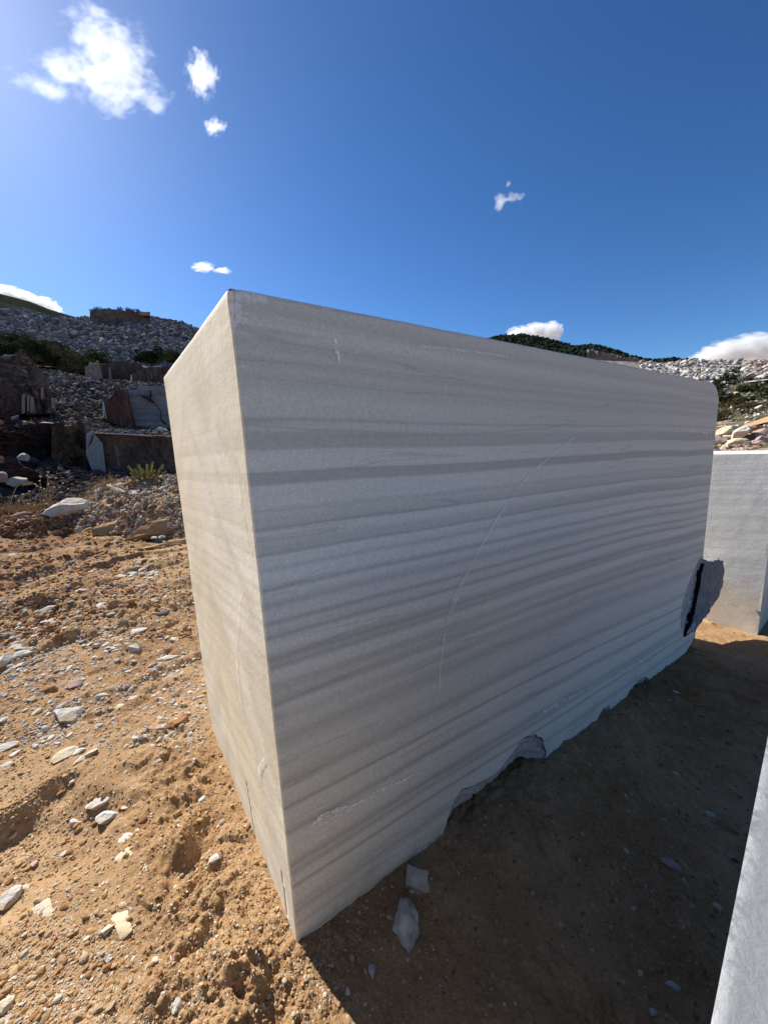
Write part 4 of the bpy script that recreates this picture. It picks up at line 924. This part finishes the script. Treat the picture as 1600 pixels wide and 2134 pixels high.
tag(b_, 'bank of earth and broken stone between the sand and the pit', kind='structure')
rubble('rubble', BV, 5500, 1.6, 9, [(.55, .47, .36), (.46, .36, .25), (.38, .27, .17), (.58, .53, .46), (.33, .21, .13), (.28, .15, .09)], 'crumbling cream and brown rubble on the bank', 25, ub=(.60, .92), vb=(.1, .85), power=3.5)
rubble('rubble', BV, 5000, 1.6, 8, [(.28, .15, .08), (.34, .19, .10), (.22, .11, .06), (.40, .27, .17)], 'reddish-brown clods on the left part of the bank', 26, ub=(.34, .66), vb=(.1, .8), power=3)
def bankstone(px, py, w, h, mat, label, dd=1.6, **kw):
    d = float(interp(px, bd)) + dd; return stone(px, py, w, h, mat, label, None, kw.pop('cat', 'stone'), d=d, **kw)
bankstone(146, 1050, 86, 48, 'white', 'big white boulder on the bank beside the dry flower stalks', .9, cat='boulder', flat=.8, seed=7, sub=5)
bankstone(249, 1009, 44, 12, 'cream', 'long flat pale slab on top of the bank', 2.3, flat=.35)
bankstone(215, 1024, 26, 34, 'white', 'upright angular pale stone at the left end of the bank top', 1.9, flat=.9)
bankstone(256, 1030, 56, 18, 'cream', 'diagonal pale slab leaning on the bank', 1.6, flat=.4, roll=-.75)
bankstone(291, 1029, 28, 28, 'white', 'leaning light stone right of the diagonal slab', 1.5, flat=1.)
bankstone(345, 1017, 26, 20, 'grey', 'grey stone on the bank close to the big block', 1.8)
bankstone(361, 1033, 24, 10, 'white', 'white slab on the bank touching the block edge in view', 1.4, flat=.4)
bankstone(338, 992, 15, 6, 'white', 'small white chip on the bank right of the plant', 2.3, flat=.4)
bankstone(316, 1016, 22, 18, 'grey', 'grey stone between the plant and the block', 1.9)
bankstone(300, 1066, 26, 12, 'cream', 'cream stone above the large tan earth block', 1., flat=.5)
bankstone(330, 1094, 106, 50, 'tan', 'large tan block of packed earth at the foot of the bank', .1, cat='earth block', flat=.8, seed=21, sub=5)
bankstone(232, 1097, 62, 42, 'tan', 'rounded tan block of packed earth left of the large one', .1, cat='earth block', flat=.8, seed=22, sub=5)
bankstone(186, 1104, 34, 24, 'tan', 'small tan earth lump at the left of the packed earth blocks', .1, cat='earth block')
bankstone(322, 1119, 12, 7, 'white', 'small white stone at the foot of the large earth block', -.5)
bankstone(338, 1117, 14, 8, 'grey', 'small grey stone at the foot of the large earth block', -.5)
bankstone(44, 1069, 34, 12, 'pink', 'flat pinkish stone on the left part of the bank', 1.2, flat=.5)
bankstone(46, 1086, 34, 18, 'grey', 'lilac-grey stone in the reddish clods of the bank', .7)
bankstone(352, 1131, 100, 20, 'tan', 'low crusted earth ledge running to the block edge', -1.0, cat='earth ledge', flat=.5, seed=23, sub=5)

# dry stalks with pale heads, and the green plant on the bank
def tube(V, Fc, pts, r0_, r1_, m=4):
    pts = np.array(pts, float); n = len(pts); off = sum(len(x) for x in V); d = np.gradient(pts, axis=0); d /= np.linalg.norm(d, axis=1)[:, None] + 1e-9
    a = np.cross(d, [0.3, .1, .9]); a /= np.linalg.norm(a, axis=1)[:, None] + 1e-9; b = np.cross(d, a); th = np.arange(m) * 2 * np.pi / m
    r_ = np.linspace(r0_, r1_, n); V.append((pts[:, None] + (a[:, None] * np.cos(th)[None, :, None] + b[:, None] * np.sin(th)[None, :, None]) * r_[:, None, None]).reshape(-1, 3))
    for i in range(n - 1):
        for j in range(m): Fc.append([off + i * m + j, off + i * m + (j + 1) % m, off + (i + 1) * m + (j + 1) % m, off + (i + 1) * m + j])
def plant_root(name, p, label, cat):
    e = bpy.data.objects.new(name, None); COL.objects.link(e); e.location = p; e.empty_display_size = .05; return tag(e, label, cat)
def flower_stalks(px, py, d, heads, label, seed, lw=.006):
    base = P(px, py, d); root = plant_root('dry_flower_plant', base, label, 'dry plant'); r = random.Random(seed); V, Fc, HV_ = [], [], []
    for hx, hy in heads:
        b0 = base + np.array([r.uniform(-.1, .1), r.uniform(-.1, .1), 0]); tip = P(hx, hy, d + r.uniform(-.25, .25)); mid = (b0 + tip) / 2 + np.array([r.uniform(-.06, .06), 0, r.uniform(0, .12)])
        t = np.linspace(0, 1, 8)[:, None]; c = (1 - t) ** 2 * b0 + 2 * t * (1 - t) * mid + t * t * tip; tube(V, Fc, c - base, lw, lw * .6); HV_.append(tip - base)
    mesh_np('stalks', np.concatenate(V), np.array(Fc), MS['stalk'], parent=root)
    v, f = ICO[1]
    hm = mesh_np('flower_head', v * [.024, .024, .014], f, MS['bloom'], parent=root); hm.location = HV_[0]
    for h in HV_[1:]:
        c = hm.copy(); COL.objects.link(c); c.location = h
dS = float(interp(90, bd)) + 1.6
flower_stalks(100, 1052, dS, [(101, 984), (85, 993), (99, 991), (104, 995), (117, 996), (132, 1007), (74, 1009), (102, 1009), (114, 1015), (124, 1016), (143, 1019), (86, 1016), (93, 1019), (96, 1032), (83, 1002), (127, 1026), (92, 1043), (98, 1050)], 'dry plant with many pale flower heads left of the big white boulder', 3)
flower_stalks(60, 1066, dS, [(78, 1013), (62, 1024), (48, 1030), (33, 1034), (40, 1044), (60, 1050), (72, 1053)], 'sparse dry plant at the left end of the pale-headed one', 4)
g0 = P(18, 1076, dS - .4); rt = plant_root('dry_grass_stem', g0, 'single tall dry grass stem arching to the right at the left edge', 'grass stem'); V, Fc = [], []
arc = P(np.array([18, 21, 26, 33, 42, 52, 62, 68]), np.array([1076, 1058, 1036, 1018, 1008, 1004, 1004, 1007]), dS - .4); tube(V, Fc, arc - g0, .011, .005)
mesh_np('stem', np.concatenate(V), np.array(Fc), MS['stalk'], parent=rt); V, Fc = [], []
for i in range(16):
    a = P(44 + i * 1.5, 1007 - .2 * i, dS - .4) - g0; tube(V, Fc, [a, a + np.array([.03, .02, -.06])], .009, .003)
mesh_np('seed_head', np.concatenate(V), np.array(Fc), MS['stalk'], parent=rt)
V, Fc = [], []; rg = random.Random(9)
for i in range(620):
    px = rg.choice([rg.uniform(-20, 120), rg.uniform(150, 240), rg.uniform(-20, 60)]); dy = float(interp(px, bk_top)); a = P(px, dy + rg.uniform(0, 16), float(interp(px, bd)) + rg.uniform(1.4, 2.4)); h = rg.uniform(.08, .3)
    b = a + np.array([rg.uniform(-.12, .12), rg.uniform(-.12, .12), h]); tube(V, Fc, [a, (a + b) / 2 + [rg.uniform(-.02, .02), 0, .03], b], .005, .002, 3)
tag(mesh_np('dry_grass', np.concatenate(V), np.array(Fc), MS['stalk']), 'dry yellow grass along the bank', kind='stuff')
# green plant: a rosette of bottle-brush shoots
dp = float(interp(305, bd)) + 2.2; base = P(305, 1012, dp); pr = plant_root('spurge_plant', base, 'green bushy plant with thick leafy shoots on top of the rubble bank', 'plant')
tips = [(268, 972), (274, 985), (290, 969), (307, 968), (318, 964), (340, 969), (330, 985), (282, 978), (298, 978), (300, 990), (322, 978), (270, 996), (312, 985), (336, 994), (288, 994), (345, 982)]
for k, (tx, ty) in enumerate(tips):
    tip = P(tx, ty, dp + random.uniform(-.35, .2)) - base; t = np.linspace(0, 1, 12)[:, None]; mid = tip * .5 + np.array([0, 0, -.04]); c = 2 * t * (1 - t) * mid + t * t * tip
    V, Fc = [], []; tube(V, Fc, c, .010, .006); sh = mesh_np('shoot', np.concatenate(V), np.array(Fc), MS['stalk'], parent=pr)
    n = 150; tt = np.random.default_rng(k).uniform(.42, 1., n); rr2 = np.random.default_rng(k + 50); cc = np.stack([np.interp(tt, t[:, 0], c[:, i]) for i in range(3)], -1)
    ax = tip / np.linalg.norm(tip); dv = rr2.normal(size=(n, 3)); dv -= (dv @ ax)[:, None] * ax; dv /= np.linalg.norm(dv, axis=1)[:, None]
    dr_ = dv * .8 + ax * .55; L = .075 * (1 - .35 * tt)[:, None]; sd = np.cross(dr_, ax); sd /= np.linalg.norm(sd, axis=1)[:, None]
    LV = np.stack([cc, cc + dr_ * L * .5 + sd * .008, cc + dr_ * L, cc + dr_ * L * .5 - sd * .008], 1).reshape(-1, 3)
    mesh_np('leaves', LV, np.arange(n * 4).reshape(-1, 4), MS['spurge'], parent=sh)

# ---- right: ridges, pale scree, scrub, track and rock pile
rg_rows = [([(560, 980), (900, 970), (1500, 950), (1750, 940), (2300, 930)], 280.), ([(560, 800), (900, 790), (1500, 800), (1750, 800), (2300, 820)], 330.), ([(560, 780), (800, 740), (1000, 712), (1040, 702), (1075, 700), (1100, 702), (1130, 705), (1165, 716), (1200, 723), (1225, 721), (1245, 722), (1290, 736), (1325, 748), (1360, 754), (1390, 751), (1425, 751), (1445, 755), (1600, 765), (2300, 790)], 520.), ([(560, 800), (1000, 730), (1200, 740), (1400, 765), (2300, 810)], 700.)]
r_, RV = sheet('ridge', cols_of(rg_rows, 110), 420, 80, 4., 30, 16, MS['forest'], smooth=True, octs=6); tag(r_, 'dark forested mountain ridge behind the big block at right', kind='structure')
# tree crowns along the ridge read as one wood
rr3 = np.random.default_rng(5); pts_ = sample(RV, 2600, rr3, (.2, .62), (.5, .68)); nb = len(pts_); lv = np.concatenate([ICO[1][0]])
tag(scatter('forest', [rockv(2, 300 + i, 3, .35, .7, 1.) for i in range(5)], pts_ + [0, 0, .8], np.stack([rr3.uniform(1.2, 2.8, nb)] * 2 + [rr3.uniform(1.4, 3.2, nb)], -1), rand_rot(nb, .3), np.array([[.036, .05, .030]]) * rr3.uniform(.5, 1.3, (nb, 1)), MS['gravel']), 'dark trees covering the mountain ridge', kind='stuff')
wall('crag', [(1222, 733), (1236, 730), (1252, 733), (1275, 738), (1300, 745), (1320, 747), (1345, 755), (1372, 762)], [(1222, 775), (1372, 778)], 300., 20, MS['greycrag'], 4, 14, 91, 120, 40, .35, label='grey rocky crag below the forested ridge', cat='crag', edge=2)
sc_rows = [([(1150, 815), (1500, 812), (1620, 812), (2300, 830)], 105.), ([(1150, 790), (1500, 785), (1620, 785), (2300, 810)], 125.), ([(1150, 745), (1330, 755), (1380, 763), (1405, 758), (1430, 755), (1442, 750), (1455, 756), (1480, 758), (1540, 757), (1600, 758), (1700, 760), (2300, 790)], 150.), ([(1150, 760), (1400, 768), (1600, 768), (2300, 800)], 190.)]
s_, SV = sheet('scree_hill', cols_of(sc_rows, 90), 330, 90, 1.4, 9, 17, MS['palescree']); tag(s_, 'hill of pale quarry waste on the right', kind='structure')
PALEP = [(.60, .57, .52), (.48, .45, .41), (.36, .33, .30), (.66, .64, .6), (.42, .36, .29), (.30, .27, .25)]
rubble('scree', SV, 8000, 2, 9, PALEP, 'pale broken blocks of the waste hill', 27, ub=(.16, .55), vb=(.25, .95), power=2.6)
rubble('scree', SV, 700, 3, 10, [(.36, .20, .14), (.44, .28, .20), (.30, .17, .12)], 'reddish blocks on the right of the waste hill', 28, ub=(.355, .45), vb=(.3, .8), power=2.3)
for i, (x, y, w, d) in enumerate([(1527, 774, 17, 128.), (1536, 778, 12, 127.), (1524, 788, 20, 118.), (1510, 786, 14, 118.), (1512, 797, 18, 105.), (1553, 778, 12, 128.)]):
    shrub(P(x, y + 4, d), w * d / F / 2, 'b', '%s dark round shrub on the pale waste hill' % ['topmost', 'small', 'lower', 'lower left', 'lowest left', 'rightmost'][i], i=i)
sb_rows = [([(1200, 960), (1480, 925), (1600, 915), (2300, 930)], 27.), ([(1200, 930), (1480, 900), (1600, 884), (2300, 900)], 38.), ([(1200, 880), (1480, 855), (1600, 845), (2300, 860)], 62.), ([(1200, 830), (1480, 800), (1560, 797), (1620, 797), (2300, 810)], 102.), ([(1200, 835), (1500, 806), (1620, 806), (2300, 820)], 125.)]
s2_, BV2 = sheet('scrub_slope', cols_of(sb_rows, 70), 300, 130, .8, 6, 18, MS['scrub']); tag(s2_, 'brown scrubby slope on the right', kind='structure')
rubble('rubble', BV2, 700, 2.5, 8, [(.5, .46, .4), (.36, .32, .27), (.26, .22, .18), (.6, .57, .52)], 'stones between the shrubs on the slope', 29, ub=(.2, .45), vb=(.2, .98), power=3)
def svat(px, py):            # distance of the scrub slope along a sight line
    return float(np.exp(np.interp(py, [800, 850, 892, 920], np.log([102, 62, 38, 27]))))
rr4 = np.random.default_rng(31)
for i in range(90):
    x = rr4.uniform(1485, 1640); y = rr4.uniform(796, 884); d = svat(x, y)
    if y > 866 and x > 1530: continue
    k = 'o' if y > 840 else 'b'
    shrub(P(x, y + 3, d), rr4.uniform(14, 34) * d / F / 2, k if i % 3 else 'o', 'olive shrub on the lower half of the scrubby slope' if y > 840 else 'dark shrub on the upper half of the scrubby slope', 'shrubs on the lower slope' if y > 840 else 'shrubs on the upper slope', i=i, squash=.7)
farstone(1534, 819, 11, 9, 76., 'white', 'white square-edged stone among dark shrubs on the slope', 'boulder', flat=1.)
farstone(1582, 793, 46, 4, 100., 'white', 'long white slab edge between the waste hill and the shrubs', 'rock slab', flat=.3)
farstone(1560, 841, 12, 5, 66., 'cream', 'pale stone in the middle of the scrubby slope', 'boulder'); farstone(1594, 839, 10, 5, 66., 'white', 'pale stone at the right edge of the scrubby slope', 'boulder')
# dirt track: a strip lying on the slope
tr = cols_of([([(1530, 897), (1560, 889), (1600, 879), (1700, 862), (1900, 845)], [(1530, 33.), (1600, 37.), (1900, 50.)]), ([(1530, 894), (1560, 881), (1600, 867), (1700, 846), (1900, 828)], [(1530, 36.), (1600, 46.), (1900, 66.)])], 30)
t_, TV = sheet('dirt_track', tr, 90, 14, .1, 3, 19, MS['track'], smooth=True); tag(t_, 'orange dirt track climbing to the right', kind='structure')
# ground under the rock pile, then the rocks
rp = cols_of([([(1150, 1010), (1500, 990), (1640, 985), (2200, 1000)], 9.5), ([(1150, 960), (1500, 945), (1640, 940), (2200, 960)], 15.5), ([(1150, 925), (1500, 905), (1640, 898), (2200, 920)], 21.), ([(1150, 920), (1500, 898), (1640, 890), (2200, 910)], 30.)], 30)
rp_, RPV = sheet('ground_rise', rp, 160, 60, .12, 1.5, 20, MS['bankmat']); tag(rp_, 'earth rise under the rock pile', kind='structure')
for x, y, w, h, d, m, lab, kw in [
    (1503, 880, 32, 8, 22., 'cream', 'long cream slab on the top left of the rock pile', dict(flat=.3)),
    (1506, 889, 30, 9, 21.5, 'pink', 'orange-brown broken stone under the long cream slab', {}),
    (1513, 899, 46, 22, 19.5, 'cream', 'big cream slab slanting up at the left of the rock pile', dict(roll=.35, flat=.6)),
    (1531, 899, 18, 16, 20., 'cream', 'narrow tan stone right of the big cream slab', dict(roll=.4)),
    (1544, 903, 42, 24, 18.6, 'grey', 'smooth grey slab tilted in the middle of the rock pile', dict(roll=.55, flat=.5)),
    (1571, 890, 28, 16, 20.5, 'brown', 'brown rock at the top of the pile under the track', {}),
    (1559, 912, 24, 28, 18.9, 'dark', 'dark brown shaded rock in the middle of the pile', dict(flat=1.)),
    (1583, 902, 30, 22, 19., 'pink', 'tan rounded rock on the upper right of the pile', dict(roll=.4)),
    (1516, 909, 20, 8, 19., 'white', 'small white slab under the big cream slab', dict(flat=.4)),
    (1528, 919, 46, 20, 17.6, 'cream', 'wide cream-topped slab lying level in the pile', dict(flat=.5)),
    (1493, 916, 18, 20, 17.6, 'grey', 'grey round rock beside the edge of the big block', dict(flat=.9)),
    (1506, 935, 24, 28, 16.8, 'cream', 'beige blocky rock at the bottom left of the pile', dict(flat=1.)),
    (1490, 936, 18, 26, 16.6, 'pink', 'pinkish rock at the lower left end of the pile', dict(flat=1.)),
    (1542, 938, 42, 20, 16.4, 'pink', 'wide pinkish-grey rock at the bottom of the pile', dict(flat=.7)),
    (1572, 925, 34, 24, 17.2, 'pink', 'pinkish brown rock right of the dark one', {}),
    (1586, 915, 22, 26, 17.8, 'pink', 'upright pale brown rock beside the huge cream boulder', dict(flat=1.)),
    (1616, 928, 84, 56, 15.6, 'cream', 'huge smooth cream boulder at the right edge behind the second block', dict(flat=.9, sub=5)),
    (1590, 892, 20, 12, 21., 'cream', 'small cream rock on the upper right edge of the pile', {}),
    (1604, 890, 20, 14, 21., 'grey', 'grey rock at the right end of the pile top', {}),
    (1556, 893, 16, 10, 21., 'grey', 'small grey rock where the track meets the pile', {})]:
    farstone(x, y, w, h, d, m, lab, 'rock', name='rock', seed=int(x * 3 + y), **kw)
rubble('rubble', RPV, 900, 3, 10, [(.5, .42, .33), (.4, .3, .22), (.33, .22, .16)], 'small rubble between the piled rocks', 30, ub=(.3, .5), vb=(.2, .98), power=3)

# ------------------------------------------------------------------ clouds: real volumes high above the hills
def cloud(name, px, py, wpx, hpx, d, puffs, dens, label, seed, thr=.42, freq=2.2, wisp=1., depth=.6):
    r = ray(px, py); c = np.array([0, 0, H]) + r * d; hw = wpx / 2 * d * (r @ (R @ np.array([0, 0, -1.]))) / F; 
    k = d * (r @ (R @ np.array([0, 0, -1.]))) / F
    sx_, sy_ = wpx / 2 * k, hpx / 2 * k
    ex = R @ np.array([1., 0, 0]); ey = R @ np.array([0, 1., 0]); ez = R @ np.array([0, 0, 1.])
    # an upright frame facing the place where the photo was taken
    s = NT(name + '_vapour'); nt = s.t; nt.nodes.remove(s.b); o = s.tc.outputs['Object']
    dist = s.noise(freq * .9, 3, .6, o); wob = s.N('VectorMath', {0: dist.outputs['Color'], 1: (.5, .5, .5)}, operation='SUBTRACT').outputs[0]
    wob = s.N('VectorMath', {0: wob, 1: (.45 * wisp, .45 * wisp, .3)}, operation='MULTIPLY').outputs[0]
    q = s.N('VectorMath', {0: o, 1: wob}, operation='ADD').outputs[0]; f = None
    for (x, y, rx, ry, rz) in puffs:
        dq = s.N('VectorMath', {0: q, 1: (x, y, 0)}, operation='SUBTRACT').outputs[0]; dq = s.N('VectorMath', {0: dq, 1: (1 / rx, 1 / ry, 1 / rz)}, operation='MULTIPLY').outputs[0]
        l = s.N('VectorMath', {0: dq}, operation='LENGTH').outputs[1]; v = s.math('SUBTRACT', 1., l)
        f = v if f is None else s.math('MAXIMUM', f, v)
    n = s.noise(freq * 2., 7, .62, o)
    v = s.math('ADD', f, s.math('MULTIPLY', s.math('SUBTRACT', n.outputs[0], .5), 2.6)); v = s.math('MULTIPLY', s.math('SUBTRACT', v, thr), 2.4 if wisp > 1 else 3.5, False)
    v = s.math('MINIMUM', s.math('MAXIMUM', v, 0.), 1.); v = s.math('MULTIPLY', v, s.math('GREATER_THAN', f, 0.))
    vol = s.N('VolumePrincipled', {'Color': (1, 1, 1, 1), 'Density': s.math('MULTIPLY', v, dens / max(sy_, 1) / depth), 'Anisotropy': .35})
    s.L(vol.outputs[0], nt.nodes['Material Output'].inputs['Volume'])
    cube = np.array([[a, b, c_] for a in (-1, 1) for b in (-1, 1) for c_ in (-1, 1)], float)
    Fq = np.array([[0, 1, 3, 2], [4, 6, 7, 5], [0, 4, 5, 1], [2, 3, 7, 6], [0, 2, 6, 4], [1, 5, 7, 3]])
    ob = mesh_np(name, cube, Fq, s.m)
    m = Matrix.Identity(4); dz = sy_ * depth * 1.0
    for i in range(3): m[i][0], m[i][1], m[i][2], m[i][3] = ex[i] * sx_, ey[i] * sy_, ez[i] * dz, c[i]
    ob.matrix_world = m; return tag(ob, label, 'cloud')
cloud('cloud', 198, 140, 350, 230, 3000, [(.15, .42, .50, .42, .9), (.35, .0, .45, .40, .8), (.1, -.1, .5, .5, .8), (.2, -.5, .35, .3, .6), (-.62, -.32, .40, .14, .6), (-.35, -.05, .4, .28, .6), (.66, -.55, .30, .22, .6), (.0, .95, .25, .10, .5)], .65, 'largest white ragged cloud at the upper left of the sky', 1, .26, 2.6, 1.6)
cloud('cloud', 422, 158, 96, 120, 3000, [(0, 0, .85, .9, .9)], 1.1, 'small upright white cloud right of the largest one', 2, .32, 1.3, 1.3)
cloud('cloud', 447, 262, 76, 60, 3000, [(0, -.1, .8, .7, .9)], 1.1, 'tiny white cloud below the small upright one', 3, .34, 1.2, 1.3)
cloud('cloud', 442, 559, 90, 36, 4000, [(-.4, .1, .6, .7, .9), (.5, -.3, .5, .4, .7)], 1.2, 'small flat white cloud just above the near top corner of the block', 4, .25, 1.3)
cloud('cloud', 45, 626, 190, 80, 4500, [(-.5, .1, .7, .7, .9), (.0, -.1, .5, .6, .9), (.4, -.4, .5, .6, .9)], 2.5, 'bright white cloud peeping over the green ridge at left', 5, .05, 1.8, .9)
cloud('cloud', 1056, 414, 90, 76, 3500, [(-.3, -.2, .4, .6, .8), (.3, .1, .6, .25, .7), (.1, .8, .2, .15, .5)], .5, 'faint wispy cloud alone in the deep blue sky', 6, .3, 1.2)
cloud('cloud', 1112, 698, 124, 64, 4500, [(-.4, -.1, .6, .7, .9), (.1, .2, .5, .6, .9), (.6, .1, .4, .8, .9)], 2.5, 'white cloud resting on the forested ridge behind the block', 7, .05, 1.8, .9)
cloud('cloud', 1570, 732, 300, 100, 4500, [(-.6, -.4, .4, .4, .9), (-.3, -.1, .4, .6, .9), (.1, .1, .5, .7, .9), (.6, .1, .5, .9, .9)], 2.5, 'grey and white cloud bank above the waste hill at the right edge', 8, .05, 1.8, .9)

for _o in list(S.objects):
    if len(str(_o.get('label', '')).split()) > 16: print('LONG', _o['label'])
